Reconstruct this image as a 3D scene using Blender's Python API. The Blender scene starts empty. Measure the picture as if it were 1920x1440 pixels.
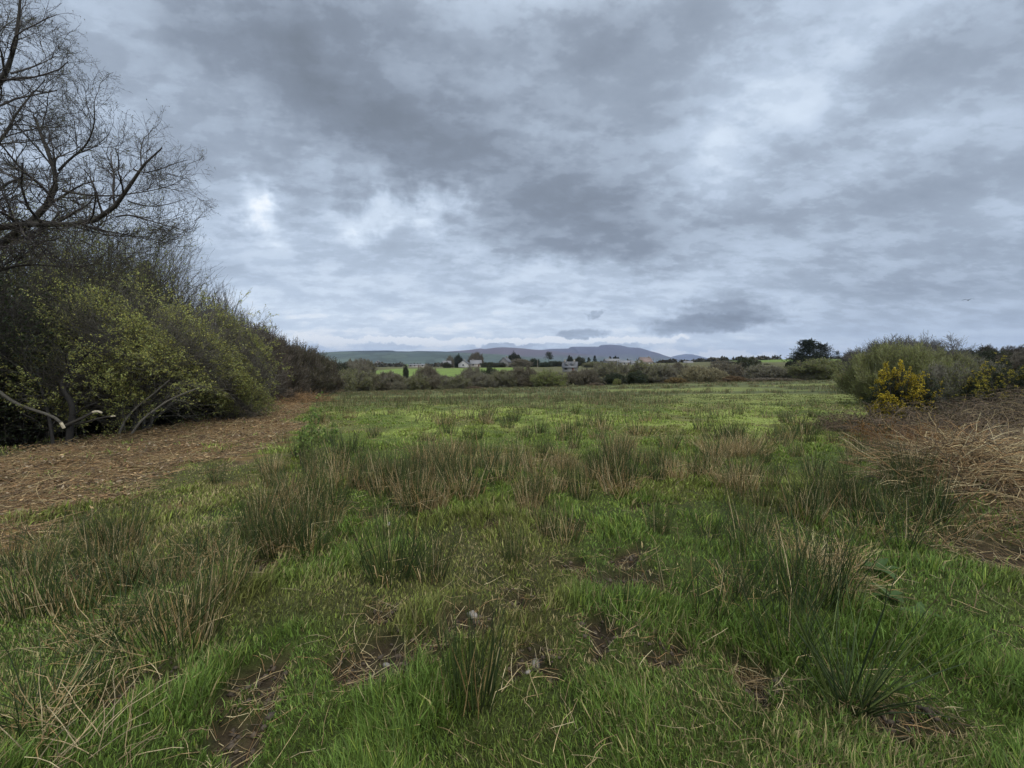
import bpy, math, random
import numpy as np
from math import radians, sin, cos, pi, atan, sqrt

# ------------------------------------------------------------------ camera, world, sun, exposure
S = bpy.context.scene
COL = S.collection
F = 805.0            # focal length in pixels of a 1920 wide picture
HY = 690.0           # pixel row of the horizon
EYE = 1.6
cam = bpy.data.cameras.new('camera')
cam.sensor_width = 36.0
cam.lens = 36.0 * F / 1920.0
cam.shift_y = -(720.0 - HY) / 1920.0
cam.clip_start = 0.05
cam.clip_end = 60000
co = bpy.data.objects.new('camera', cam)
COL.objects.link(co)
co.location = (0, 0, EYE)
co.rotation_euler = (radians(90), 0, 0)
S.camera = co
S.view_settings.view_transform = 'Standard'
S.view_settings.look = 'None'
S.view_settings.gamma = 1.0
S.view_settings.exposure = 0.58
S.view_settings.use_curve_mapping = False

SUN_EL, SUN_AZ = radians(52), radians(150)      # azimuth from +Y towards +X: behind and to the right
sl = bpy.data.lights.new('sun', 'SUN')
sl.energy = 1.5
sl.angle = radians(25)
sl.color = (1.0, 0.93, 0.80)
so = bpy.data.objects.new('sun', sl)
COL.objects.link(so)
so.rotation_euler = (radians(90) - SUN_EL, 0, pi - SUN_AZ)


class NT:
    """small helper to write node maths"""
    def __init__(self, tree):
        self.t = tree

    def node(self, typ, **kw):
        n = self.t.nodes.new(typ)
        for k, v in kw.items():
            setattr(n, k, v)
        return n

    def put(self, sock, v):
        if isinstance(v, bpy.types.NodeSocket):
            self.t.links.new(v, sock)
        elif v is not None:
            sock.default_value = v

    def m(self, op, a, b=None, c=None, clamp=False):
        n = self.node('ShaderNodeMath', operation=op, use_clamp=clamp)
        for s_, v in zip(n.inputs, (a, b, c)):
            self.put(s_, v)
        return n.outputs[0]

    def vm(self, op, a, b=None, scale=None):
        n = self.node('ShaderNodeVectorMath', operation=op)
        self.put(n.inputs[0], a)
        if b is not None:
            self.put(n.inputs[1], b)
        if scale is not None:
            self.put(n.inputs[3], scale)
        return n.outputs[0]

    def noise(self, vec, scale, detail=5, rough=.55, dist=0.0, col=False):
        n = self.node('ShaderNodeTexNoise')
        self.put(n.inputs['Vector'], vec)
        n.inputs['Scale'].default_value = scale
        n.inputs['Detail'].default_value = detail
        n.inputs['Roughness'].default_value = rough
        n.inputs['Distortion'].default_value = dist
        return n.outputs['Color' if col else 'Fac']

    def ramp(self, fac, stops):
        n = self.node('ShaderNodeValToRGB')
        e = n.color_ramp.elements
        while len(e) < len(stops):
            e.new(0.5)
        for el, (p, c) in zip(e, stops):
            el.position = p
            el.color = (*c, 1)
        self.put(n.inputs[0], fac)
        return n.outputs[0]

    def mix(self, fac, a, b, mode='MIX'):
        n = self.node('ShaderNodeMix', data_type='RGBA', blend_type=mode)
        self.put(n.inputs[0], fac)
        self.put(n.inputs[6], a if not isinstance(a, tuple) else (*a, 1))
        self.put(n.inputs[7], b if not isinstance(b, tuple) else (*b, 1))
        return n.outputs[2]

    def mapr(self, v, a, b, c, d, smooth=True):
        n = self.node('ShaderNodeMapRange', interpolation_type='SMOOTHSTEP' if smooth else 'LINEAR')
        for s_, x in zip(n.inputs, (v, a, b, c, d)):
            self.put(s_, x)
        return n.outputs[0]


W = bpy.data.worlds.new('World')
S.world = W
W.use_nodes = True
W.cycles.sampling_method = 'NONE'
wt = W.node_tree
wt.nodes.clear()
w = NT(wt)
tc = w.node('ShaderNodeTexCoord')
D = w.vm('NORMALIZE', tc.outputs['Generated'])
sep = w.node('ShaderNodeSeparateXYZ')
w.put(sep.inputs[0], D)
dx, dy, dz = sep.outputs
zc = w.m('MAXIMUM', dz, 0.0)
# a flat cloud deck overhead: plane coordinates shrink towards the horizon
inv = w.m('DIVIDE', 1.0, w.m('ADD', zc, 0.10))
cx = w.node('ShaderNodeCombineXYZ')
w.put(cx.inputs[0], w.m('MULTIPLY', dx, inv))
w.put(cx.inputs[1], w.m('MULTIPLY', dy, inv))
PL = cx.outputs[0]
inv2 = w.m('DIVIDE', 1.0, w.m('ADD', zc, 0.30))
cx2 = w.node('ShaderNodeCombineXYZ')
w.put(cx2.inputs[0], w.m('MULTIPLY', dx, inv2))
w.put(cx2.inputs[1], w.m('MULTIPLY', dy, inv2))
rotm = w.node('ShaderNodeMapping')
rotm.inputs['Rotation'].default_value = (0, 0, radians(-24))
rotm.inputs['Scale'].default_value = (0.85, 1.25, 1)
w.put(rotm.inputs['Vector'], cx2.outputs[0])
n_big = w.noise(PL, 0.8, 4, .5, 0)
n_mid = w.noise(rotm.outputs[0], 3.6, 7, .56, 0)
n_str = w.noise(rotm.outputs[0], 11.0, 6, .60, 0)
# azimuth / elevation with a ragged warp
wA = w.vm('SUBTRACT', w.noise(D, 4.0, 5, .6, 0, True), (0.5, 0.5, 0.5))
wB = w.vm('SUBTRACT', w.noise(D, 12.0, 6, .62, .0, True), (0.5, 0.5, 0.5))
wv = w.vm('ADD', w.vm('SCALE', wA, scale=.30), w.vm('SCALE', wB, scale=.15))
sw = w.node('ShaderNodeSeparateXYZ')
w.put(sw.inputs[0], wv)
az0 = w.m('ARCTAN2', dx, dy)
el0 = w.m('ARCSINE', dz)
az = w.m('ADD', az0, sw.outputs[0])
el = w.m('ADD', el0, w.m('MULTIPLY', sw.outputs[1], .8))
wC = w.vm('SUBTRACT', w.noise(D, 38.0, 5, .62, .0, True), (0.5, 0.5, 0.5))
sc_ = w.node('ShaderNodeSeparateXYZ')
w.put(sc_.inputs[0], wC)
azs = w.m('ADD', w.m('ADD', az0, w.m('MULTIPLY', sw.outputs[0], .14)), w.m('MULTIPLY', sc_.outputs[0], .10))
els = w.m('ADD', w.m('ADD', el0, w.m('MULTIPLY', sw.outputs[1], .10)), w.m('MULTIPLY', sc_.outputs[1], .032))


def blob(px, py, sx, sy, rot, wt_, sharp=False):
    """one cloud patch (or gap) of the sky, given by where it stands over the field"""
    u, v = (px - 960) / F, (HY - py) / F
    a0 = atan(u)
    e0 = atan(v * cos(a0))
    ra, re = sx / F * cos(a0) ** 2, sy / F * cos(a0) * cos(e0) ** 2
    A, E = (azs, els) if sharp else (az, el)
    da, de = w.m('SUBTRACT', A, a0), w.m('SUBTRACT', E, e0)
    c_, s_ = cos(radians(rot)), sin(radians(rot))
    p = w.m('ADD', w.m('MULTIPLY', da, c_ / ra), w.m('MULTIPLY', de, s_ / ra))
    q = w.m('ADD', w.m('MULTIPLY', da, -s_ / re), w.m('MULTIPLY', de, c_ / re))
    r2 = w.m('ADD', w.m('MULTIPLY', p, p), w.m('MULTIPLY', q, q))
    if sharp:
        g = w.mapr(r2, 0.45, 1.35, 1, 0)
    else:
        g = w.m('EXPONENT', w.m('MULTIPLY', r2, -1.0))
    return w.m('MULTIPLY', g, wt_)


base = w.m('ADD', 0.53, w.m('MULTIPLY', w.m('SUBTRACT', n_big, .5), .26))
base = w.m('ADD', base, w.m('MULTIPLY', w.m('SUBTRACT', n_mid, .5), .30))
base = w.m('ADD', base, w.m('MULTIPLY', w.m('SUBTRACT', n_str, .5), .20))
# ragged edges of the broken layers
base = w.m('ADD', base, w.mapr(n_mid, .46, .57, -.026, .026))
base = w.m('ADD', base, w.mapr(w.m('ADD', n_str, w.m('MULTIPLY', n_mid, .5)), .71, .81, -.018, .03))
for b in [
    # px, py, half width, half height, tilt, weight
    (590, 185, 220, 130, -16, -.29), (860, 260, 310, 120, -12, -.25), (1120, 400, 240, 85, -10, -.22), (1060, 470, 180, 40, 0, -.09),
    (820, 60, 460, 110, 0, -.09), (1150, 60, 300, 90, 10, -.10), (1240, 200, 160, 90, 30, -.10),
    (455, 345, 56, 22, -40, .30), (500, 390, 70, 30, -30, .12), (715, 405, 85, 30, 0, .36), (835, 380, 60, 28, 20, .34), (470, 400, 50, 18, -35, .22), (690, 470, 300, 50, -4, .10),
    (1390, 240, 150, 110, 50, .10), (1560, 130, 190, 60, 25, .10), (1380, 330, 70, 60, 0, .10), (1700, 230, 220, 60, 25, .05),
    (1780, 350, 230, 70, 15, -.08), (1850, 120, 160, 60, 20, -.10), (1780, 560, 340, 100, 0, -.20), (1800, 40, 260, 90, 10, -.13),
    (150, 150, 260, 200, 0, -.05), (330, 600, 260, 60, 0, .10), (800, 590, 420, 70, 0, .14), (1150, 520, 260, 30, 0, .10),
]:
    base = w.m('ADD', base, blob(*b))
# brightening band low over the hills and thin level streaks there
low = w.mapr(el0, 0.0, 0.22, 1, 0)
strv = w.node('ShaderNodeCombineXYZ')
w.put(strv.inputs[0], w.m('MULTIPLY', az0, 2.2))
w.put(strv.inputs[1], w.m('MULTIPLY', el0, 38.0))
n_bar = w.noise(strv.outputs[0], 1.3, 5, .55, 0)
base = w.m('ADD', base, w.m('MULTIPLY', low, w.m('ADD', .27, w.m('MULTIPLY', w.m('SUBTRACT', n_bar, .5), .40))))
for b in [
    (820, 640, 120, 7, 0, .62, True), (1010, 641, 100, 7, 0, .60, True), (1180, 638, 110, 6, 2, .30, True), (700, 636, 120, 5, 0, .30, True),
    (1370, 666, 80, 9, 0, .46, True), (1250, 662, 40, 9, 0, .40, True), (620, 642, 60, 9, -12, .16, True),
    (1345, 580, 75, 36, 4, -.12, True), (1330, 594, 140, 30, 4, -.16, True), (1400, 598, 80, 18, 2, -.12, True),
    (1310, 608, 115, 18, 2, -.22, True), (1115, 590, 22, 9, 5, -.22, True), (1090, 628, 55, 10, 3, -.28, True), (960, 649, 80, 9, 0, -.22, True),
    (1000, 566, 40, 8, 0, -.10, True), (700, 650, 90, 7, 0, -.12, True), (560, 655, 90, 9, 0, -.12, True), (1190, 652, 30, 8, -10, -.16, True),
]:
    base = w.m('ADD', base, blob(*b))
cloud = w.ramp(base, [(0.0, (.155, .18, .215)), (.25, (.222, .262, .322)), (.42, (.33, .39, .475)), (.62, (.495, .585, .71)), (.82, (.70, .80, .92)), (1.0, (1.0, 1.03, 1.06))])
# extra brightness and warmth added to unseen sky overhead and behind, lighting the field
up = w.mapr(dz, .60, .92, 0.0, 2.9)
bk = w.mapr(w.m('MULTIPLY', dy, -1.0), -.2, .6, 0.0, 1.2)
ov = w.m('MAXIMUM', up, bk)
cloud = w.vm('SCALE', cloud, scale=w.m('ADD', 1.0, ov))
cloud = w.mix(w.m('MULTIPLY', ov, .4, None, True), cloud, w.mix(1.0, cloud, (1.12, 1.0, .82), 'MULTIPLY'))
sky = w.node('ShaderNodeTexSky', sky_type='NISHITA', sun_disc=False)
sky.sun_elevation = SUN_EL
sky.sun_rotation = SUN_AZ
b1 = w.node('ShaderNodeBackground')
w.put(b1.inputs[0], sky.outputs[0])
b1.inputs[1].default_value = 0.06
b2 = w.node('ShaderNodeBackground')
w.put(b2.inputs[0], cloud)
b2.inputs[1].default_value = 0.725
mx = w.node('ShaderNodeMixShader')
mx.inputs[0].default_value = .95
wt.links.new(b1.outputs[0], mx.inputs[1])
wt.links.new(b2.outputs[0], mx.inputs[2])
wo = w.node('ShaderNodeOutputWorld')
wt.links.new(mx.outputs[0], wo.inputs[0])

# ------------------------------------------------------------------ helpers
RNG = np.random.default_rng(7)


def norm(v):
    return v / np.maximum(np.linalg.norm(v, axis=-1, keepdims=True), 1e-9)


def _h(ix, iy, s):
    n = (ix.astype(np.int64) * 374761393 + iy.astype(np.int64) * 668265263 + s * 1274126177) & 0xffffffff
    n = ((n ^ (n >> 13)) * 1274126177) & 0xffffffff
    n = n ^ (n >> 16)
    return (n & 0xffffff) / float(0xffffff)


def vn(x, y, s=0):
    x, y = np.asarray(x, float), np.asarray(y, float)
    ix, iy = np.floor(x), np.floor(y)
    fx, fy = x - ix, y - iy
    fx, fy = fx * fx * (3 - 2 * fx), fy * fy * (3 - 2 * fy)
    a, b = _h(ix, iy, s), _h(ix + 1, iy, s)
    c, d = _h(ix, iy + 1, s), _h(ix + 1, iy + 1, s)
    return (a * (1 - fx) + b * fx) * (1 - fy) + (c * (1 - fx) + d * fx) * fy


def fbm(x, y, s=0, o=4):
    t, a, z = 0, .5, 0
    for i in range(o):
        t = t + a * vn(np.asarray(x) * 2 ** i, np.asarray(y) * 2 ** i, s + i * 17)
        z += a
        a *= .5
    return t / z


def sst(a, b, x):
    t = np.clip((np.asarray(x, float) - a) / (b - a), 0, 1)
    return t * t * (3 - 2 * t)


# ------------------------------------------------------------------ the lie of the land
# trampled and poached spots in the turf: pixel centre and half sizes on flat ground near the camera
MUD_PX = [(490, 1052, 34, 24), (655, 1222, 36, 30), (722, 1212, 58, 46), (462, 1345, 42, 70), (482, 1262, 50, 36), (1002, 1222, 54, 30), (880, 1162, 46, 24),
          (812, 1190, 32, 17), (978, 1120, 36, 18), (1066, 1050, 26, 14), (1140, 1078, 50, 22), (1210, 1072, 40, 18), (1172, 1036, 36, 14), (1128, 1178, 38, 30),
          (1256, 1214, 40, 24), (1425, 1262, 34, 36), (1700, 1335, 95, 30), (1885, 1045, 70, 40), (275, 1262, 56, 30), (700, 960, 30, 8), (1090, 980, 30, 8),
          (650, 1010, 26, 9), (1010, 960, 30, 8), (130, 1070, 40, 16), (720, 1135, 26, 14), (935, 985, 30, 9), (1215, 955, 30, 8)]
MUD = []
for (px, py, rx, ry) in MUD_PX:
    d0 = EYE * F / (py - HY)
    d1, d2 = EYE * F / (py + ry - HY), EYE * F / (py - ry - HY)
    MUD.append(((px - 960) / F * d0, (d1 + d2) / 2, rx / F * d0 * 1.08, (d2 - d1) / 2 * 1.1))


def mudness(x, y):
    m = np.zeros(np.shape(x))
    jx = (vn(np.asarray(x) * 9, np.asarray(y) * 9, 91) - .5) * .22
    jy = (vn(np.asarray(x) * 9, np.asarray(y) * 9, 92) - .5) * .24
    for (a, b, rx, ry) in MUD:
        r = np.sqrt(((x + jx - a) / rx) ** 2 + ((y + jy - b) / ry) ** 2)
        m = np.maximum(m, 1 - sst(.55, 1.25, r))
    return m


def litter_edge(y):      # x of the border between the field and the strip of bracken litter under the trees
    return np.interp(y, [0, 2, 4.0, 4.8, 6.8, 8.6, 11.5, 15, 22, 30, 55, 80, 100, 140, 400], [-5.5, -5.0, -4.75, -4.5, -5.0, -5.15, -5.7, -7.6, -10.6, -14, -24.5, -34.5, -44, -60, -60])


def wood_edge(y):        # x of the foot of the trees
    return np.interp(y, [0, 5, 7.6, 10.3, 13.5, 19, 33, 55, 80, 100, 400], [-9, -9, -9.1, -9.3, -9.6, -11.3, -15.6, -25.5, -35, -45, -62])


def scrub_edge(y):       # x of the border between the field and the bracken bank on the right
    return np.interp(y, [0, 2, 3.4, 4.2, 5.2, 6.5, 8.5, 12, 18, 26, 40, 80], [4.6, 4.3, 4.0, 3.95, 4.4, 5.8, 7.6, 10.6, 15.7, 21.5, 33, 62])


HX = [-60, 8, 30, 80, 110, 150, 185, 300, 420, 700, 1500, 4000, 17000]
HZ = [0, 0, -.55, -2.1, -3.3, -2.4, -.9, 2.0, 3.0, 5.5, 14, 40, 60]


def land(x, y):
    x, y = np.asarray(x, float), np.asarray(y, float)
    d = np.maximum(y, -60)
    z = np.interp(d, HX, HZ)
    z = z + sst(6, 80, d) * np.clip(x, -60, 70) * .027 * (1 - .6 * sst(120, 300, d))
    z = z + 6.5 * np.exp(-((x - 300) / 160) ** 2 - ((y - 420) / 130) ** 2)
    z = z + 3.2 * sst(30, 80, x - .25 * y) * (1 - sst(150, 320, y)) * sst(-30, 30, y)
    near = 1 - sst(60, 130, np.hypot(x, y))
    z = z + near * ((fbm(x * .55, y * .55, 5, 3) - .5) * .16 + (vn(x * 2.4, y * 2.4, 9) - .5) * .07 + (vn(x * 6, y * 6, 19) - .5) * .03)
    # bank of dead bracken on the right
    z = z + .55 * np.exp(-((x - 5.3) / 1.0) ** 2 - ((y - 5.0) / .65) ** 2)
    z = z + .62 * sst(1.2, 5.5, x - scrub_edge(y)) * sst(5, 8, y) * (1 - sst(16, 40, y))
    # a dip below the trees on the left
    z = z - .9 * sst(.8, 5, wood_edge(y) - x) * (1 - sst(40, 80, y))
    z = z - .085 * mudness(x, y) * (np.hypot(x, y) < 12)
    return z


def at(px, py, d):
    return np.array([(px - 960) / F * d, d, EYE + (HY - py) / F * d])


_YS = np.geomspace(1.0, 130, 1500)


def ground_at(px, py):
    """the point of the ground seen at a pixel of the photograph"""
    u, v = (px - 960) / F, (HY - py) / F
    hz = land(u * _YS, _YS) - (EYE + v * _YS)
    k = np.argmax(hz > 0)
    if not (hz > 0).any():
        k = len(_YS) - 1
    y = _YS[k]
    return np.array([u * y, y, float(land(u * y, y))])


def zg(x, y):
    return float(land(x, y))


# ------------------------------------------------------------------ mesh building
class MB:
    def __init__(self):
        self.V, self.Q, self.T, self.C, self.n = [], [], [], [], 0

    def add(self, V, Q=None, T=None, C=(1, 1, 1)):
        V = np.asarray(V, float).reshape(-1, 3)
        C = np.asarray(C, float)
        if C.ndim == 1:
            C = np.broadcast_to(C, (len(V), 3))
        self.V.append(V)
        self.C.append(C.reshape(-1, 3))
        if Q is not None and len(Q):
            self.Q.append(np.asarray(Q, np.int64).reshape(-1, 4) + self.n)
        if T is not None and len(T):
            self.T.append(np.asarray(T, np.int64).reshape(-1, 3) + self.n)
        self.n += len(V)

    def tubes(self, P, R, s=3, C=(1, 1, 1)):
        """tapered tubes along polylines P (N,k,3), radii R (N,k), colours (3), (N,3) or (N,k,3)"""
        P, R = np.asarray(P, float), np.asarray(R, float)
        N, k, _ = P.shape
        if N == 0:
            return
        T = norm(np.gradient(P, axis=1))
        ref = np.where(np.abs(T[:, :1, 2:3]) > .85, np.array([1., 0, 0]), np.array([0, 0, 1.]))
        A = norm(np.cross(T, np.broadcast_to(ref, T.shape)))
        B = np.cross(T, A)
        th = np.arange(s) * 2 * pi / s
        V = P[:, :, None, :] + R[:, :, None, None] * (np.cos(th)[None, None, :, None] * A[:, :, None, :] + np.sin(th)[None, None, :, None] * B[:, :, None, :])
        idx = np.arange(N * k * s).reshape(N, k, s)
        a, b = idx[:, :-1, :], idx[:, 1:, :]
        Q = np.stack([a, np.roll(a, -1, 2), np.roll(b, -1, 2), b], -1).reshape(-1, 4)
        C = np.asarray(C, float)
        if C.ndim == 1:
            C = np.broadcast_to(C, (N, k, s, 3))
        elif C.ndim == 2:
            C = np.broadcast_to(C[:, None, None, :], (N, k, s, 3))
        else:
            C = np.broadcast_to(C[:, :, None, :], (N, k, s, 3))
        self.add(V, Q, None, C.reshape(-1, 3))

    def cards(self, pos, along, side, L, Wd, C=(1, 1, 1), fold=.25):
        """small pointed leaves: base, two sides, tip"""
        N = len(pos)
        if N == 0:
            return
        along, side = norm(along), norm(side)
        nrm = np.cross(along, side)
        L, Wd = np.broadcast_to(L, N)[:, None], np.broadcast_to(Wd, N)[:, None]
        V = np.stack([pos, pos + along * L * .45 + side * Wd + nrm * Wd * fold, pos + along * L, pos + along * L * .45 - side * Wd + nrm * Wd * fold], 1)
        C = np.asarray(C, float)
        if C.ndim == 2:
            C = np.repeat(C, 4, 0)
        self.add(V, np.arange(N * 4).reshape(N, 4), None, C)

    def blades(self, base, tipdir, L, Wd, droop, C0, C1, side):
        """grass blades: two base points, two middle points, a tip"""
        N = len(base)
        L, Wd, droop = (np.broadcast_to(q, N)[:, None] for q in (L, Wd, droop))
        tipdir, side = norm(tipdir), norm(side)
        flat = tipdir * np.array([1, 1, 0])
        mid = base + tipdir * L * .55
        tip = base + tipdir * L * .8 + norm(flat) * L * droop * .35 + np.array([0, 0, 1.]) * L * (.2 - .3 * droop)
        V = np.stack([base - side * Wd * .5, base + side * Wd * .5, mid + side * Wd * .42, mid - side * Wd * .42, tip], 1)
        i = np.arange(N) * 5
        Q = np.stack([i, i + 1, i + 2, i + 3], 1)
        T = np.stack([i + 3, i + 2, i + 4], 1)
        C = np.stack([C0, C0, C1, C1, C1], 1).reshape(-1, 3)
        self.add(V, Q, T, C)

    def box(self, c, sx, sy, sz, rz=0, C=(1, 1, 1)):
        v = np.array([[x, y, z] for z in (-1, 1) for x, y in ((-1, -1), (1, -1), (1, 1), (-1, 1))], float) * np.array([sx, sy, sz]) / 2
        r = np.array([[cos(rz), -sin(rz), 0], [sin(rz), cos(rz), 0], [0, 0, 1]])
        self.add(v @ r.T + np.asarray(c, float), [[3, 2, 1, 0], [4, 5, 6, 7], [0, 1, 5, 4], [1, 2, 6, 5], [2, 3, 7, 6], [3, 0, 4, 7]], None, C)

    def mesh(self, name, mat, smooth=False):
        V = np.concatenate(self.V)
        C = np.concatenate(self.C)
        Q = np.concatenate(self.Q) if self.Q else np.zeros((0, 4), np.int64)
        T = np.concatenate(self.T) if self.T else np.zeros((0, 3), np.int64)
        me = bpy.data.meshes.new(name)
        me.vertices.add(len(V))
        me.vertices.foreach_set('co', V.astype(np.float32).ravel())
        me.loops.add(len(Q) * 4 + len(T) * 3)
        me.loops.foreach_set('vertex_index', np.concatenate([Q.ravel(), T.ravel()]).astype(np.int32))
        me.polygons.add(len(Q) + len(T))
        ls = np.concatenate([np.arange(len(Q)) * 4, len(Q) * 4 + np.arange(len(T)) * 3])
        me.polygons.foreach_set('loop_start', ls.astype(np.int32))
        if smooth:
            me.polygons.foreach_set('use_smooth', np.ones(len(Q) + len(T), bool))
        at_ = me.color_attributes.new('Col', 'FLOAT_COLOR', 'POINT')
        at_.data.foreach_set('color', np.concatenate([C, np.ones((len(C), 1))], 1).astype(np.float32).ravel())
        me.materials.append(mat)
        me.update(calc_edges=True)
        return me


def link(name, me, parent=None, loc=(0, 0, 0), rz=0, scale=(1, 1, 1), color=None):
    o = bpy.data.objects.new(name, me)
    COL.objects.link(o)
    o.location = loc
    o.rotation_euler = (0, 0, rz)
    o.scale = scale
    if parent:
        o.parent = parent
    if color:
        o.color = (*color, 1)
    return o


def tag(o, label=None, cat=None, group=None, kind=None):
    for k, v in (('label', label), ('category', cat), ('group', group), ('kind', kind)):
        if v:
            o[k] = v
    return o


def empty(name, loc, label, cat, group=None):
    o = bpy.data.objects.new(name, None)
    COL.objects.link(o)
    o.location = loc
    o.empty_display_size = .1
    return tag(o, label, cat, group)


# ------------------------------------------------------------------ materials
def mat_new(name):
    m = bpy.data.materials.new(name)
    m.use_nodes = True
    m.node_tree.nodes.clear()
    return m, NT(m.node_tree)


def finish(m, n, shader):
    o = n.node('ShaderNodeOutputMaterial')
    n.t.links.new(shader, o.inputs[0])
    return m


def leaf_mat(name, transl=.35, use_obj=False, rough=.55, gain=1.0):
    """leaves and blades: colour from the attribute, or the object's own colour varied by it; some light comes through"""
    m, n = mat_new(name)
    a = n.node('ShaderNodeAttribute', attribute_name='Col').outputs[0]
    if use_obj:
        oi = n.node('ShaderNodeObjectInfo')
        a = n.mix(1.0, a, oi.outputs['Color'], 'MULTIPLY')
    p = n.node('ShaderNodeBsdfPrincipled')
    n.put(p.inputs['Base Color'], a)
    p.inputs['Roughness'].default_value = rough
    p.inputs['Specular IOR Level'].default_value = .25
    t = n.node('ShaderNodeBsdfTranslucent')
    n.put(t.inputs[0], a)
    x = n.node('ShaderNodeMixShader')
    x.inputs[0].default_value = transl
    n.t.links.new(p.outputs[0], x.inputs[1])
    n.t.links.new(t.outputs[0], x.inputs[2])
    return finish(m, n, x.outputs[0])


def bark_mat(name, use_obj=False, scale=14.0):
    m, n = mat_new(name)
    a = n.node('ShaderNodeAttribute', attribute_name='Col').outputs[0]
    if use_obj:
        oi = n.node('ShaderNodeObjectInfo')
        a = n.mix(1.0, a, oi.outputs['Color'], 'MULTIPLY')
    g = n.node('ShaderNodeNewGeometry')
    nz = n.noise(g.outputs['Position'], scale, 4, .6)
    v = n.ramp(nz, [(.3, (.55, .55, .55)), (.7, (1.35, 1.35, 1.3))])
    p = n.node('ShaderNodeBsdfPrincipled')
    n.put(p.inputs['Base Color'], n.mix(1.0, a, v, 'MULTIPLY'))
    p.inputs['Roughness'].default_value = .85
    bp = n.node('ShaderNodeBump')
    bp.inputs['Strength'].default_value = .6
    bp.inputs['Distance'].default_value = .01
    n.put(bp.inputs['Height'], n.noise(g.outputs['Position'], scale * 4, 3, .6))
    n.t.links.new(bp.outputs[0], p.inputs['Normal'])
    return finish(m, n, p.outputs[0])


def plain_mat(name, col, rough=.7, var=.25, scale=3.0):
    m, n = mat_new(name)
    g = n.node('ShaderNodeTexCoord')
    nz = n.noise(g.outputs['Object'], scale, 4, .6)
    v = n.ramp(nz, [(.3, (1 - var,) * 3), (.7, (1 + var,) * 3)])
    p = n.node('ShaderNodeBsdfPrincipled')
    n.put(p.inputs['Base Color'], n.mix(1.0, col, v, 'MULTIPLY'))
    p.inputs['Roughness'].default_value = rough
    return finish(m, n, p.outputs[0])


M_GRASS = leaf_mat('grass_blades', .3)
M_RUSH = leaf_mat('rush_stems', .15, False, .5)
M_LEAF = leaf_mat('leaves', .4, True)
M_BARK = bark_mat('bark', True)
M_STRAW = bark_mat('dead_stems', False, 25)
M_STONE = plain_mat('stone', (.17, .155, .14), .85, .4, 12)


def ground_material():
    m, n = mat_new('turf_and_soil')
    a = n.node('ShaderNodeAttribute', attribute_name='Col').outputs[0]
    g = n.node('ShaderNodeNewGeometry').outputs['Position']
    f1 = n.ramp(n.noise(g, 18, 5, .7), [(.3, (.45, .45, .45)), (.7, (1.5, 1.5, 1.45))])
    f2 = n.ramp(n.noise(g, 1.7, 5, .65), [(.3, (.62, .66, .6)), (.7, (1.3, 1.28, 1.2))])
    f3 = n.ramp(n.noise(g, .09, 4, .6), [(.3, (.8, .82, .8)), (.7, (1.2, 1.18, 1.1))])
    c = n.mix(1, n.mix(1, n.mix(1, a, f1, 'MULTIPLY'), f2, 'MULTIPLY'), f3, 'MULTIPLY')
    p = n.node('ShaderNodeBsdfPrincipled')
    n.put(p.inputs['Base Color'], c)
    p.inputs['Roughness'].default_value = .95
    p.inputs['Specular IOR Level'].default_value = .2
    bp = n.node('ShaderNodeBump')
    bp.inputs['Strength'].default_value = .9
    bp.inputs['Distance'].default_value = .05
    n.put(bp.inputs['Height'], n.noise(g, 11, 6, .7))
    n.t.links.new(bp.outputs[0], p.inputs['Normal'])
    return finish(m, n, p.outputs[0])


# ------------------------------------------------------------------ the ground: one sheet to the horizon
def lerp(a, b, t):
    return np.asarray(a) * (1 - t[..., None]) + np.asarray(b) * t[..., None]


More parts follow.
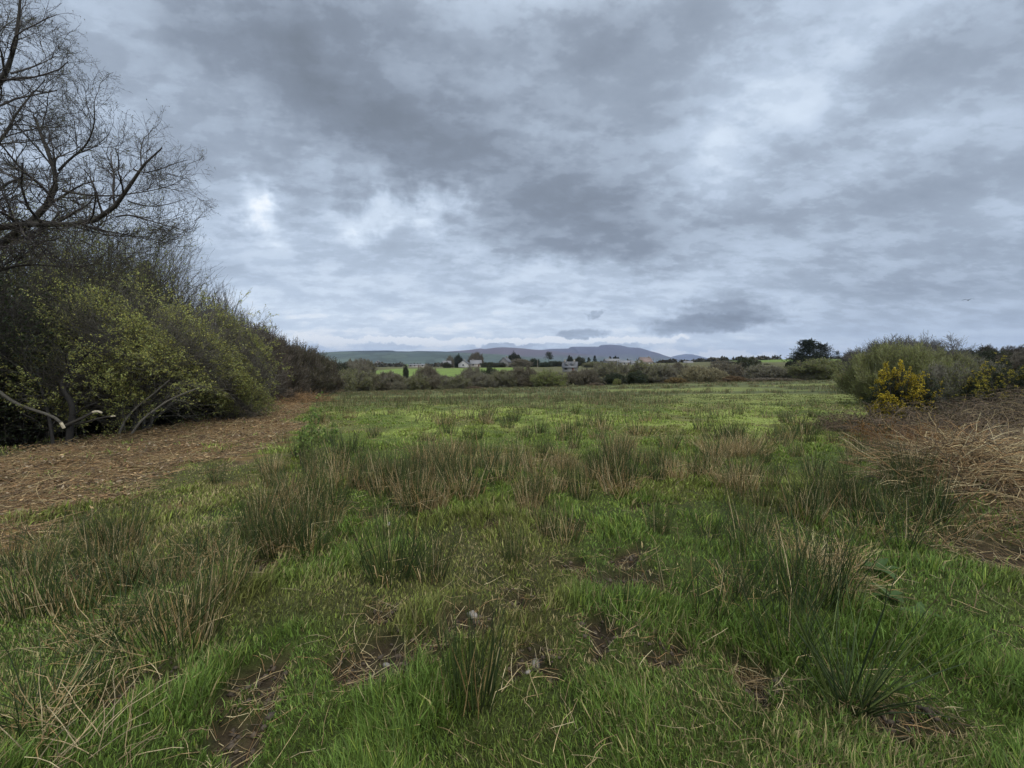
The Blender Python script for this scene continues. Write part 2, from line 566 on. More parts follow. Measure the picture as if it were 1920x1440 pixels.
def turf_colour(x, y):
    """lush, mossy and dull patches of the field, the litter strip, the bracken bank, mud, and the farmland beyond"""
    x, y = np.asarray(x, float), np.asarray(y, float)
    d = np.maximum(y, .1)
    lush, moss, dull = (.080, .105, .026), (.180, .215, .060), (.105, .100, .042)
    c = lerp(lush, moss, sst(.42, .62, fbm(x * .35, y * .35, 31)) * sst(6, 13, d))
    c = lerp(c, dull, sst(.52, .68, fbm(x * .5 + 9, y * .5, 37)) * .8)
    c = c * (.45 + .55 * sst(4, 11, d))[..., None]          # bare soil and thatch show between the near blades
    # farther out rushes close up and the field reads dull olive with mossy bands
    band = sst(.50, .64, fbm(x * .05, y * .16, 41, 3))
    far = lerp((.072, .080, .036), (.125, .142, .048), band)
    c = lerp(c, far, sst(17, 32, d))
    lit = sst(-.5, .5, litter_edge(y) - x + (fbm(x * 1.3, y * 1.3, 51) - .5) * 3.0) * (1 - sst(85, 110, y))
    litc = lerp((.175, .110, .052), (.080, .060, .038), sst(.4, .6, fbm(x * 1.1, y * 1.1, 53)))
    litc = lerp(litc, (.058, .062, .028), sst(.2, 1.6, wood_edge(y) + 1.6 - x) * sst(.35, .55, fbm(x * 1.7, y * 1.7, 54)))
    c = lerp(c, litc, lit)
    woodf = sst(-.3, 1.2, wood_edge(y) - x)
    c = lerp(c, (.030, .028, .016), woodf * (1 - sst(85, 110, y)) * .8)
    scr = sst(-.4, .5, x - scrub_edge(y) + (fbm(x * 1.2, y * 1.2, 57) - .5) * 1.6) * (1 - sst(45, 70, y))
    c = lerp(c, lerp((.088, .062, .034), (.050, .052, .026), sst(.45, .6, fbm(x * 1.5, y * 1.5, 59))), scr)
    c = lerp(c, (.036, .026, .017), mudness(x, y) * (d < 14))
    # beyond the hedge
    c = lerp(c, (.075, .072, .035), sst(78, 90, y))
    green = sst(150, 165, y) * (1 - sst(285, 300, y)) * sst(-85, -75, x + .0 * y) * (1 - sst(8, 14, x)) 
    c = lerp(c, (.115, .165, .040), green)
    g2 = sst(330, 345, y) * sst(195, 205, x) * (1 - sst(330, 345, x)) * (1 - sst(520, 540, y))
    c = lerp(c, (.10, .145, .035), g2)
    cell = _h(np.floor(x / 160 + .2 * np.sin(y / 300)), np.floor(y / 240), 77)
    patch = lerp((.06, .085, .03), (.10, .14, .045), cell)
    c = lerp(c, patch, sst(500, 640, y))
    return c


nx, ny = 860, 900
bx = 10.2
tx = np.linspace(-1, 1, nx)
gx = 16000 * np.sinh(bx * tx) / math.sinh(bx)
ty = np.linspace(-.62, 1, ny)
gy = 3.0 + 16800 * np.sinh(bx * ty) / math.sinh(bx)
X, Y = np.meshgrid(gx, gy)
Z = land(X, Y)
mb = MB()
idx = np.arange(nx * ny).reshape(ny, nx)
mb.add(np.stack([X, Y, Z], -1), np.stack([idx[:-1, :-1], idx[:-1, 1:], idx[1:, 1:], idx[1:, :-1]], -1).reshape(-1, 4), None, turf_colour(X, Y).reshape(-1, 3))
tag(link('ground', mb.mesh('ground', ground_material(), True)), kind='structure')


# ------------------------------------------------------------------ hills
def hill_material(name, low, high, crest, z0, z1, forest=None, cell=260.0):
    m, n = mat_new(name)
    g = n.node('ShaderNodeNewGeometry').outputs['Position']
    s = n.node('ShaderNodeSeparateXYZ')
    n.put(s.inputs[0], g)
    vor = n.node('ShaderNodeTexVoronoi')
    mp = n.node('ShaderNodeMapping')
    mp.inputs['Scale'].default_value = (1 / cell, 1 / (cell * 1.3), 0)
    n.put(mp.inputs['Vector'], g)
    n.put(vor.inputs['Vector'], mp.outputs[0])
    vor.inputs['Scale'].default_value = 1
    sc = n.node('ShaderNodeSeparateColor')
    n.put(sc.inputs[0], vor.outputs['Color'])
    fields = n.mix(sc.outputs[0], low, high)
    edge = n.node('ShaderNodeTexVoronoi', feature='DISTANCE_TO_EDGE')
    n.put(edge.inputs['Vector'], mp.outputs[0])
    edge.inputs['Scale'].default_value = 1
    hedge = n.mapr(edge.outputs['Distance'], .03, .07, 1, 0)
    woods = n.mapr(n.noise(g, .0022, 4, .6), .55, .60, 0, .9)
    c = n.mix(n.m('MAXIMUM', hedge, woods), fields, (.03, .04, .022))
    hz = n.m('ADD', s.outputs[2], n.m('MULTIPLY', n.m('SUBTRACT', n.noise(g, .0025, 5, .6), .5), (z1 - z0) * 1.2))
    top = n.mix(n.noise(g, .004, 5, .65), crest, tuple(q * .55 for q in crest))
    c = n.mix(n.mapr(hz, z0, z1, 0, 1), c, top)
    p = n.node('ShaderNodeBsdfPrincipled')
    n.put(p.inputs['Base Color'], c)
    p.inputs['Roughness'].default_value = 1
    p.inputs['Specular IOR Level'].default_value = 0
    return finish(m, n, p.outputs[0])


def hill(name, D0, pts, depth, mat, foot=20.0, n=260, k=40, rough=6.0):
    px = np.array([p[0] for p in pts], float)
    py = np.array([p[1] for p in pts], float)
    xs = np.linspace(px[0], px[-1], n)
    H = EYE + (HY - np.interp(xs, px, py)) / F * D0
    xs = (xs - 960) / F * D0
    t = np.linspace(-1, 1, k)
    X, T = np.meshgrid(xs, t)
    Hh = np.broadcast_to(H, X.shape)
    prof = np.cos(T * pi / 2) ** 1.25
    Yw = D0 + T * depth + (fbm(X / 900, T * 2, 3) - .5) * depth * .25 * (1 - np.abs(T))
    Z = foot + (Hh - foot) * prof + (fbm(X / 400, Yw / 400, 8) - .5) * rough * prof * (np.abs(T) > .04)
    idx = np.arange(n * k).reshape(k, n)
    m = MB()
    m.add(np.stack([X, Yw, Z], -1), np.stack([idx[:-1, :-1], idx[:-1, 1:], idx[1:, 1:], idx[1:, :-1]], -1).reshape(-1, 4))
    return tag(link(name, m.mesh(name, mat, True)), kind='structure')


hill('hills', 5600, [(60, 684), (200, 672), (330, 668), (480, 664), (570, 662.5), (623, 662), (626, 660.6), (660, 658.8), (700, 658.2), (740, 657.8), (744, 659.2), (780, 659.6), (790, 658.8), (830, 659.4), (880, 662), (960, 667), (1040, 676), (1100, 684)],
     1900, hill_material('ridge_farmland', (.036, .052, .042), (.070, .092, .060), (.012, .020, .024), 172, 200), 30)
hill('hills', 7600, [(700, 684), (760, 670), (800, 663), (850, 659), (880, 656.5), (903, 654), (910, 655), (930, 652.5), (945, 652), (970, 653.5), (1000, 656), (1020, 657), (1060, 661), (1120, 668), (1180, 684)],
     1900, hill_material('moor_hill', (.040, .052, .046), (.070, .084, .062), (.085, .058, .068), 130, 230), 30)
hill('hills', 9800, [(880, 684), (960, 664), (1000, 658), (1030, 654.5), (1068, 653.5), (1070, 650.5), (1120, 650), (1126, 649.5), (1129, 646.6), (1140, 646.2), (1150, 647), (1158, 648), (1170, 651.6), (1190, 653.2), (1203, 657), (1218, 661), (1232, 667), (1243, 673), (1252, 678), (1262, 684)],
     2200, hill_material('mountain_moor', (.055, .055, .05), (.085, .08, .06), (.050, .040, .065), 140, 300), 30)
hill('hills', 14200, [(1215, 686), (1240, 680), (1256, 671.5), (1270, 666.5), (1283, 664), (1293, 664.3), (1305, 668), (1325, 675), (1345, 681), (1370, 686)],
     1900, hill_material('cone_mountain', (.055, .055, .05), (.085, .08, .06), (.04, .04, .075), 100, 220), 30)


# ------------------------------------------------------------------ growing things
def grow(P, R, n, ang, lr, k, curv, trop, rng, t0=.2, rr=.6, rmin=.003, tip=.45, shrink=.5, tend=1.0, even=.0):
    """n side branches on every branch of (P, R)"""
    N, K, _ = P.shape
    idx = np.repeat(np.arange(N), n)
    j = np.tile(np.arange(n), N)
    t = t0 + (tend - t0) * (j + rng.random(N * n)) / n
    f = np.clip(t, 0, .999) * (K - 1)
    i = np.minimum(f.astype(int), K - 2)
    fr = (f - i)[:, None]
    pos = P[idx, i] * (1 - fr) + P[idx, i + 1] * fr
    tan = norm(P[idx, i + 1] - P[idx, i])
    rad = R[idx, i] * (1 - fr[:, 0]) + R[idx, i + 1] * fr[:, 0]
    plen = np.linalg.norm(np.diff(P, axis=1), axis=2).sum(1)
    v = rng.normal(size=(N * n, 3))
    v -= (v * tan).sum(1, keepdims=True) * tan
    v = norm(v)
    a = ang * (.55 + .9 * rng.random(N * n))
    a = np.where(j == n - 1, a * .45, a)[:, None]
    d = norm(np.cos(a) * tan + np.sin(a) * v)
    L = lr * (.35 * plen[idx] + .65 * plen.mean()) * (1 - shrink * t) * rng.uniform(.65, 1.3, N * n)
    r0 = np.maximum(rad * rr, rmin)
    pts, rs = [pos], [r0]
    if even:      # short branches carry fewer shoots
        kp = rng.random(N * n) < np.clip(plen[idx] / plen.mean(), even, 1)
        pos, d, L, r0 = pos[kp], d[kp], L[kp], r0[kp]
        pts, rs = [pos], [r0]
    st = (L / (k - 1))[:, None]
    for q in range(k - 1):
        d = norm(d + rng.normal(size=d.shape) * curv + np.array([0, 0, trop]))
        pos = pos + d * st
        pts.append(pos)
        rs.append(r0 * (1 - (1 - tip) * (q + 1) / (k - 1)))
    return np.stack(pts, 1), np.stack(rs, 1)


def stems(bases, dirs, L, r, k, curv, trop, rng, tip=.3):
    pos, d = np.asarray(bases, float), norm(np.asarray(dirs, float))
    L = np.broadcast_to(L, len(pos))[:, None] / (k - 1)
    r = np.broadcast_to(r, len(pos))
    pts, rs = [pos], [r]
    for q in range(k - 1):
        d = norm(d + rng.normal(size=d.shape) * curv + np.array([0, 0, trop]))
        pos = pos + d * L
        pts.append(pos)
        rs.append(r * (1 - (1 - tip) * (q + 1) / (k - 1)))
    return np.stack(pts, 1), np.stack(rs, 1)


def resample(pts, rs, k):
    pts, rs = np.asarray(pts, float), np.asarray(rs, float)
    s = np.r_[0, np.cumsum(np.linalg.norm(np.diff(pts, axis=0), axis=1))]
    t = np.linspace(0, s[-1], k)
    q = np.stack([np.interp(t, s, pts[:, a]) for a in range(3)], 1)
    for _ in range(2):
        q[1:-1] = q[1:-1] * .5 + (q[:-2] + q[2:]) * .25
    return q, np.interp(t, s, rs)


def leaves_on(P, n, size, rng, spread=.0, drop=0.0, wid=.32):
    """n leaves along each twig of P"""
    N, K, _ = P.shape
    idx = np.repeat(np.arange(N), n)
    t = rng.uniform(.25, 1.0, N * n)
    f = np.clip(t, 0, .999) * (K - 1)
    i = np.minimum(f.astype(int), K - 2)
    fr = (f - i)[:, None]
    pos = P[idx, i] * (1 - fr) + P[idx, i + 1] * fr + rng.normal(size=(N * n, 3)) * spread
    tan = norm(P[idx, i + 1] - P[idx, i])
    al = norm(tan * .5 + rng.normal(size=(N * n, 3)) * .8 + np.array([0, 0, -drop]))
    sd = norm(np.cross(al, rng.normal(size=(N * n, 3))))
    L = size * rng.uniform(.6, 1.3, N * n)
    return pos, al, sd, L, L * wid


def shade_var(n, rng, lo=.55, hi=1.35, warm=.12):
    b = rng.uniform(lo, hi, n)
    wv_ = rng.uniform(-warm, warm, n)
    return np.stack([b * (1 + wv_), b, b * (1 - wv_)], 1)


class Fit:
    """puts a tree grown at unit size into a wanted height and width"""
    def __init__(self, pts, h, half):
        p = pts.reshape(-1, 3)
        self.sz = h / np.percentile(p[:, 2], 99.3)
        self.sx = half / np.percentile(np.abs(p[:, 0]), 98)
        self.sy = half / np.percentile(np.abs(p[:, 1]), 98)

    def __call__(self, P):
        return P * np.array([self.sx, self.sy, self.sz])


def plant_levels(seed, h, half, nst=4, nlimb=60, n=(10, 6, 4), low=.1, wide=.38, lump=.22, lens=(.30, .17, .10), ang=.75, trop=.08, curv=.16, thick=.017, twig=.0032, base_spread=.06, lean=(0, 0), inner=.55, flat=1.0):
    """skeleton of a tree or bush: stems, limbs that reach to the lumpy shell of a dome, and finer and finer shoots"""
    rng = np.random.default_rng(seed)
    z = (low + (1 - low) * rng.random(nlimb) ** .85)
    a = rng.random(nlimb) * 2 * pi
    prof = np.where(z > wide, np.sqrt(np.clip(1 - ((z - wide) / (1 - wide)) ** 2, 0, 1)) ** flat, .72 + .28 * (z - low) / max(wide - low, .01))
    lm = 1 + (vn(np.cos(a) * 1.6 + seed * 3.1, np.sin(a) * 1.6 + z * 2.2, seed) - .5) * 2 * lump
    rho = inner + (1 - inner) * rng.random(nlimb) ** .5
    end = np.stack([np.cos(a) * half * prof * rho * lm, np.sin(a) * half * prof * rho * lm, z * h * lm ** .5], 1) * .88
    end[:, :2] += np.array(lean) * h * z[:, None] * .5
    sa = np.arange(nst) * 2 * pi / nst + rng.random(nst) * 1.3
    out = np.stack([np.cos(sa), np.sin(sa), np.zeros(nst)], 1)
    b0 = out * base_spread * h
    sr = rng.uniform(.15, .5, (nst, 1))
    tip = out * half * sr + np.array([lean[0] * h * .5, lean[1] * h * .5, 0]) + np.array([0, 0, 1.]) * h * np.sqrt(1 - sr ** 2) * rng.uniform(.62, .85, (nst, 1))
    t = np.linspace(0, 1, 10)[None, :, None]
    mid = b0 + (tip - b0) * np.array([.35, .35, .5])
    Ps = (1 - t) ** 2 * b0[:, None] + 2 * t * (1 - t) * mid[:, None] + t * t * tip[:, None]
    wob = np.cumsum(rng.normal(size=Ps.shape) * .012 * h, 1)
    wob -= wob[:, :1]
    Ps = Ps + wob
    Rs = thick * h * rng.uniform(.7, 1.15, (nst, 1)) * np.linspace(1, .25, 10)[None]
    # each limb leaves the stem nearest to where it is going
    dd = np.linalg.norm((end[:, None, :2] - (b0 * .3 + tip * .7)[None, :, :2]), axis=2) + rng.random((nlimb, nst)) * half * .35
    k = dd.argmin(1)
    ts = np.clip(z * rng.uniform(.25, .7, nlimb), .04, .92)
    f = ts * 9
    i = np.minimum(f.astype(int), 8)
    fr = (f - i)[:, None]
    st = Ps[k, i] * (1 - fr) + Ps[k, i + 1] * fr
    r0 = (Rs[k, i] * (1 - fr[:, 0]) + Rs[k, i + 1] * fr[:, 0]) * .6
    t = np.linspace(0, 1, 8)[None, :, None]
    ctl = st + (end - st) * np.array([.55, .55, .38])
    Pl = (1 - t) ** 2 * st[:, None] + 2 * t * (1 - t) * ctl[:, None] + t * t * end[:, None]
    wob = np.cumsum(rng.normal(size=Pl.shape) * .010 * h, 1)
    wob -= wob[:, :1]
    Pl = Pl + wob
    Rl = r0[:, None] * np.linspace(1, .35, 8)[None]
    lev = [(Ps, Rs), (Pl, np.maximum(Rl, twig * 1.2))]
    for q, nn in enumerate(n):
        P, R = lev[-1]
        ml = np.linalg.norm(np.diff(P, axis=1), axis=2).sum(1).mean()
        lev.append(grow(P, R, nn, ang, lens[q] * h / ml, [5, 4, 3][q], curv, trop, rng, [.3, .12, .12][q], .6, twig, .5, .3))
    fit = Fit(np.concatenate([l[0].reshape(-1, 3) for l in lev[1:]]), h, half)
    return [(fit(P), np.maximum(R, twig)) for P, R in lev], rng


def make_tree(seed, h, half, leaf=0, leaf_size=.05, drop=0., clump=.44, **kw):
    lev, rng = plant_levels(seed, h, half, **kw)
    tr, cr = MB(), MB()
    for q, (P, R) in enumerate(lev):
        (tr if q < 2 else cr).tubes(P, R, [8, 5, 4, 3, 3][q], shade_var(len(P), rng, .7, 1.2, .04))
    lf = None
    if leaf:
        lf = MB()
        pos, al, sd, L, W_ = leaves_on(lev[-1][0], leaf, leaf_size, rng, leaf_size * .4, drop)
        keep = fbm(pos[:, 0] * 1.7 + seed, pos[:, 2] * 1.7 + pos[:, 1] * 1.3, 61, 3) > clump      # leaf comes in clumps
        lf.cards(pos[keep], al[keep], sd[keep], L[keep], W_[keep], shade_var(int(keep.sum()), rng))
    return tr, cr, lf


def put_tree(name, label, x, y, mbs, bark, leafc=None, group=None, cat='tree', z=None, names=('trunk', 'crown', 'foliage'), crownc=None):
    tr, cr, lf = mbs
    e = empty(name, (x, y, (zg(x, y) if z is None else z) - .03), label, cat, group)
    link(names[0], tr.mesh(names[0], M_BARK, True), e, color=bark)
    link(names[1], cr.mesh(names[1], M_BARK), e, color=crownc or bark)
    if lf is not None:
        link(names[2], lf.mesh(names[2], M_LEAF), e, color=leafc)
    return e


DARK = (.030, .026, .022)
GREYB = (.085, .078, .070)

# ---------------------------------------------------------------- the big bare tree that reaches in over the field
rng = np.random.default_rng(11)
BD = 7.0


def limb(pts, r0, r1, dd0=0., dd1=0., k=12):
    """a limb given by points over the photograph, at its real distance, reaching nearer or farther along its length"""
    n_ = len(pts)
    p3 = [at(px, py, BD + dd0 + (dd1 - dd0) * i / (n_ - 1)) for i, (px, py) in enumerate(pts)]
    return resample(p3, np.linspace(r0, r1, n_), k)


bx0, by0 = -9.7, BD
trunk_pts = np.array([[bx0, by0, zg(bx0, by0) - .1], [bx0 + .05, by0, 1.2], [bx0 + .18, by0 - .05, 2.3], [bx0 + .42, by0, 3.1]])
L0 = [resample(trunk_pts, [.24, .19, .165, .14], 12)]
limbs = [
    ([(-118, 517), (-40, 487), (0, 464), (33, 430), (67, 413), (110, 371), (117, 357), (110, 320), (88, 292), (78, 255), (66, 220)], .085, .022, 0, .35),
    ([(-118, 517), (-60, 440), (0, 421), (50, 413), (100, 422), (150, 427), (185, 423), (217, 407), (240, 377), (246, 340), (251, 318), (263, 290), (283, 284), (304, 277)], .075, .010, 0, -.5),
    ([(117, 358), (140, 362), (167, 367), (190, 369), (213, 367), (250, 363), (290, 357), (330, 345)], .026, .006, .1, .5),
    ([(110, 320), (128, 300), (150, 284), (164, 272), (175, 245), (180, 218), (176, 190)], .024, .007, .3, -.1),
    ([(-118, 517), (-110, 380), (-70, 250), (-30, 190), (0, 165), (20, 138), (36, 100), (40, 66), (33, 17), (40, -40)], .07, .014, 0, -.4),
    ([(-90, 330), (-40, 295), (0, 272), (14, 245), (22, 225), (40, 200), (60, 175), (85, 150)], .04, .008, .1, .8),
    ([(-118, 517), (-60, 400), (0, 352), (30, 330), (50, 322), (75, 340), (88, 350)], .04, .010, 0, 1.0),
    ([(217, 407), (240, 400), (270, 410), (300, 420), (335, 428), (355, 436)], .018, .004, -.3, -.1),
    ([(100, 422), (125, 440), (136, 470), (139, 500), (130, 530)], .014, .004, -.1, -.4),
    ([(240, 377), (262, 385), (290, 388), (320, 382), (350, 372)], .015, .004, -.35, .3),
    ([(251, 318), (270, 325), (300, 318), (330, 305), (352, 300)], .014, .004, -.4, -.9),
    ([(-118, 517), (-170, 420), (-230, 330), (-300, 240)], .08, .02, 0, .6),
    ([(-110, 380), (-150, 260), (-180, 140), (-170, 30)], .06, .015, 0, .7),
    ([(0, 165), (-20, 110), (-40, 50), (-45, -40)], .03, .008, -.2, .4),
    ([(20, 138), (55, 128), (80, 118), (105, 105)], .018, .005, -.3, .2),
    ([(139, 425), (180, 436), (220, 446), (260, 440), (300, 452), (335, 462)], .014, .004, -.2, .3),
    ([(100, 422), (150, 450), (190, 470), (240, 478), (290, 470)], .014, .004, .1, -.4),
    ([(-118, 517), (-60, 530), (0, 505), (60, 490), (120, 505), (170, 500), (210, 485)], .035, .006, 0, .9),
]
for q in limbs:
    L0.append(limb(*q))
P0 = np.stack([q[0] for q in L0[1:]])
R0 = np.stack([q[1] for q in L0[1:]])
lv = [(P0, R0)]
R0 = R0 * .8
lv.append(grow(P0, R0, 14, .85, .36, 7, .17, .06, rng, .15, .5, .0050, .4, .25, 1.0, .3))
lv.append(grow(*lv[-1], 7, .8, .62, 6, .20, .06, rng, .08, .6, .0034, .5, .35, 1.0, .3))
lv.append(grow(*lv[-1], 6, .8, .62, 4, .22, .06, rng, .1, .7, .0020, .6, .35, 1.0, .3))
lv.append(grow(*lv[-1], 4, .75, .60, 3, .2, .07, rng, .2, .8, .0014, .7, .3))
# the crown keeps to a rounded outline
LOBES = [((190, 330), 1.72, 1.45), ((20, 150), 1.45, 1.65), ((-140, 120), 1.9, 2.2), ((90, 250), 1.5, 1.5), ((100, 440), 1.7, .75)]


def in_crown(p):
    ok = np.zeros(len(p), bool)
    wob = 1 + (fbm(p[:, 0] * 1.6, p[:, 2] * 1.6, 71, 3) - .5) * .35
    for (c, rx, rz) in LOBES:
        cc = at(c[0], c[1], BD)
        ok |= ((p[:, 0] - cc[0]) / rx) ** 2 + ((p[:, 1] - cc[1]) / 2.3) ** 2 + ((p[:, 2] - cc[2]) / rz) ** 2 < wob
    return ok


tr, cr = MB(), MB()
tr.tubes(L0[0][0][None], L0[0][1][None], 12)
tr.tubes(P0, R0, 8)
for q, (P, R) in enumerate(lv[1:]):
    k_ = in_crown(P[:, -1])
    lv[q + 1] = (P[k_], R[k_])
    cr.tubes(P[k_], R[k_], [6, 4, 3, 3][q], shade_var(int(k_.sum()), rng, .8, 1.2, .03))
tw = lv[4][0]
bud = MB()
pos, al, sd, L_, W_ = leaves_on(tw, 2, .018, rng, .004, 0, .34)
kk = rng.random(len(pos)) < .4
bud.cards(pos[kk], al[kk], sd[kk], L_[kk], W_[kk], shade_var(int(kk.sum()), rng))
e = empty('bare_tree', (bx0, by0, zg(bx0, by0)), 'tall nearly bare tree with dark spreading limbs reaching over the bracken strip', 'tree')
for nm, b_, m_, c_ in (('trunk', tr, M_BARK, DARK), ('crown', cr, M_BARK, (.034, .028, .026)), ('foliage', bud, M_LEAF, (.115, .12, .055))):
    me_ = b_.mesh(nm, m_, nm == 'trunk')
    o_ = link(nm, me_, e, loc=(-bx0, -by0, -zg(bx0, by0)), color=c_)

# ---------------------------------------------------------------- the belt of trees along the left edge of the field
BELT = 'trees and bushes along the bracken strip'


def belt(name, label, px0, px1, top, d, seed, bark, leafc=None, basepx=None, **kw):
    xb = ((px0 + px1) / 2 if basepx is None else basepx) - 960
    xb = xb / F * d
    half = (px1 - px0) / 2 / F * d
    h = EYE + (HY - top) / F * d - zg(xb, d)
    return put_tree(name, label, xb, d, make_tree(seed, h, half, **kw), bark, leafc, BELT)


OLIVE = (.17, .185, .065)
YELLOWG = (.33, .34, .105)
belt('leafing_tree', 'large tree with thin olive leaf behind the bare limbs of the tall tree', -150, 200, 375, 11.5, 21, (.055, .05, .04), OLIVE, nst=5, nlimb=55, n=(7, 5, 3), leaf=6, leaf_size=.05, low=.3, twig=.0026)
belt('leafing_tree', 'olive leaved tree between the tallest olive tree and the grey bare dome', 70, 320, 388, 13.5, 22, (.06, .055, .045), OLIVE, nst=5, nlimb=50, n=(7, 5, 3), leaf=5, leaf_size=.05, low=.35, twig=.0026)
belt('dome_tree', 'leafless grey tree with fine domed crown above the pale green willow', 205, 390, 440, 16.0, 23, GREYB, None, nst=5, nlimb=55, n=(8, 5, 3), thick=.013, twig=.0032, low=.25, lump=.14, trop=.10)
belt('willow', 'willow with pale yellow green young leaves and two leaning grey stems', 100, 402, 548, 11.5, 24, (.09, .082, .068), YELLOWG, nst=6, nlimb=60, n=(9, 6, 4), leaf=11, leaf_size=.042, low=.15, thick=.013, lump=.45, clump=.50)
belt('willow', 'smaller yellow green willow at the end of the bracken strip beside the bare thicket', 330, 500, 588, 15.0, 25, (.10, .09, .075), (.24, .25, .08), nst=6, nlimb=55, n=(9, 6, 4), leaf=11, leaf_size=.048, low=.1, thick=.012, lump=.4, clump=.50)
belt('sapling', 'tall thin leafless sapling beside the grey bare dome', 378, 446, 548, 20.0, 26, GREYB, None, nst=5, nlimb=30, n=(9, 5, 3), low=.3, wide=.6, trop=.20, ang=.55, thick=.009, twig=.0048)
belt('sapling', 'shorter thin leafless sapling next to the purple brown thicket', 424, 482, 588, 22.0, 27, GREYB, None, nst=5, nlimb=30, n=(9, 5, 3), low=.3, wide=.6, trop=.20, ang=.55, thick=.009, twig=.0052)
for (a_, b_, t_, d_, sd_, lab, bk_, lc_) in [
    (432, 530, 618, 25, 28, 'purple brown leafless thicket beyond the small yellow green willow', (.085, .066, .056), (.075, .070, .036)),
    (480, 560, 640, 29, 32, 'grey brown leafless thicket in the middle of the tapering tree belt', (.085, .070, .056), (.080, .072, .038)),
    (520, 596, 652, 35, 29, 'dark olive brown thicket above the heap of red bracken', (.078, .064, .05), (.075, .074, .034)),
    (548, 618, 664, 44, 33, 'low olive thicket next before the last of the tree belt', (.075, .062, .048), (.09, .09, .04)),
    (576, 632, 676, 56, 30, 'last brown thicket of the tree belt where it meets the far hedge', (.075, .06, .046), (.07, .066, .032)),
]:
    belt('thicket', lab, a_, b_, t_, d_, sd_, bk_, lc_, nst=9, nlimb=80, n=(10, 7, 4), low=.04, wide=.3, trop=.22, ang=.5, thick=.008, twig=.00026 * d_, leaf=1, leaf_size=.0026 * d_, base_spread=.25, lump=.15, clump=.4)
belt('ivy_tree', 'dark ivy clad tree at the near end of the belt under the tall limbs', -240, 60, 500, 9.2, 31, DARK, (.030, .042, .016), nst=4, nlimb=60, n=(8, 5, 4), leaf=4, leaf_size=.055, low=.1, twig=.0028)
for (a_, b_, t_, d_, sd_, lab, lc) in [
    (-90, 110, 640, 10.6, 41, 'low dark twiggy bush at the foot of the ivy clad tree', (.035, .042, .018)),
    (30, 210, 655, 12.2, 42, 'dark understorey bush behind the broken pale branch', (.036, .045, .018)),
    (150, 330, 640, 13.6, 43, 'dark bush behind the leaning grey willow stems', (.042, .050, .018)),
    (270, 420, 660, 15.5, 44, 'dark bush filling the gap between the two yellow green willows', (.050, .056, .020)),
    (360, 500, 668, 19.0, 45, 'brown twiggy bush under the thin saplings', (.055, .052, .024)),
    (-160, 60, 630, 14.5, 46, 'tall dark holly bush deep in the tree belt near its open end', (.024, .036, .014)),
    (60, 250, 648, 17.5, 47, 'tall dark holly bush deep in the tree belt behind the willow', (.024, .036, .014)),
    (240, 400, 640, 21.0, 48, 'tall dark holly bush deep in the tree belt below the grey dome', (.030, .038, .016)),
]:
    belt('bush', lab, a_, b_, t_, d_, sd_, DARK, lc, nst=8, nlimb=50, n=(8, 6, 4), trop=.06, thick=.010, twig=.0042, leaf=2, leaf_size=.075, low=.03, base_spread=.2, clump=.38)


def conifer(seed, h, half, whorls=26, per=9, droop=.15, start=.06, card=.16, ragged=.25, power=.8):
    rng = np.random.default_rng(seed)
    tr, lf = MB(), MB()
    P, R = stems([[0, 0, 0]], [[0, 0, 1]], h * .98, h * .022, 10, .012, .02, rng, .12)
    tr.tubes(P, R, 8)
    zz = start + (1 - start) * (np.arange(whorls) + .2) / whorls
    z = np.repeat(zz, per) + rng.normal(size=whorls * per) * .012
    z = np.clip(z, start * .7, .985)
    a = rng.random(len(z)) * 2 * pi
    Lb = half * np.clip(1.05 - z, .04, 1) ** power * rng.uniform(1 - ragged * 1.6, 1 + ragged * .6, len(z))
    base = np.stack([np.interp(z, np.linspace(0, .98, 10), P[0, :, 0]), np.interp(z, np.linspace(0, .98, 10), P[0, :, 1]), z * h], 1)
    up = np.interp(z, [0, .5, 1], [-droop, .12, .9])
    d = np.stack([np.cos(a), np.sin(a), up], 1)
    Pb, Rb = stems(base, d, Lb, h * .004, 6, .06, .0, rng, .2)
    tr.tubes(Pb, Rb, 3)
    P2, R2 = grow(Pb, Rb, 9, .75, .42, 3, .1, -.02, rng, .15, .6, h * .0008)
    tr.tubes(P2, R2, 3)
    pos, al, sd, L, Wd = leaves_on(P2, 9, card * h / 9, rng, card * h / 40, .0, .30)
    lf.cards(pos, al, sd, L, Wd, shade_var(len(pos), rng, .5, 1.4, .1))
    return tr, lf


def put_conifer(label, px, top, d, half_px, seed, leafc, z=None, name='conifer', group=None, **kw):
    x = (px - 960) / F * d
    zb = zg(x, d)
    h = EYE + (HY - top) / F * d - zb
    tr, lf = conifer(seed, h, half_px / F * d, **kw)
    e = empty(name, (x, d, zb - .05), label, 'tree', group)
    link('trunk', tr.mesh('trunk', M_BARK, True), e, color=(.035, .028, .022))
    link('foliage', lf.mesh('foliage', M_LEAF), e, color=leafc)
    return e


put_conifer('slim dark conifer standing behind the yellow green willow', 269, 492, 20.0, 42, 51, (.018, .030, .014), group=BELT, card=.20, per=7)

# ---------------------------------------------------------------- leaning stems, broken branches and dead wood under the trees


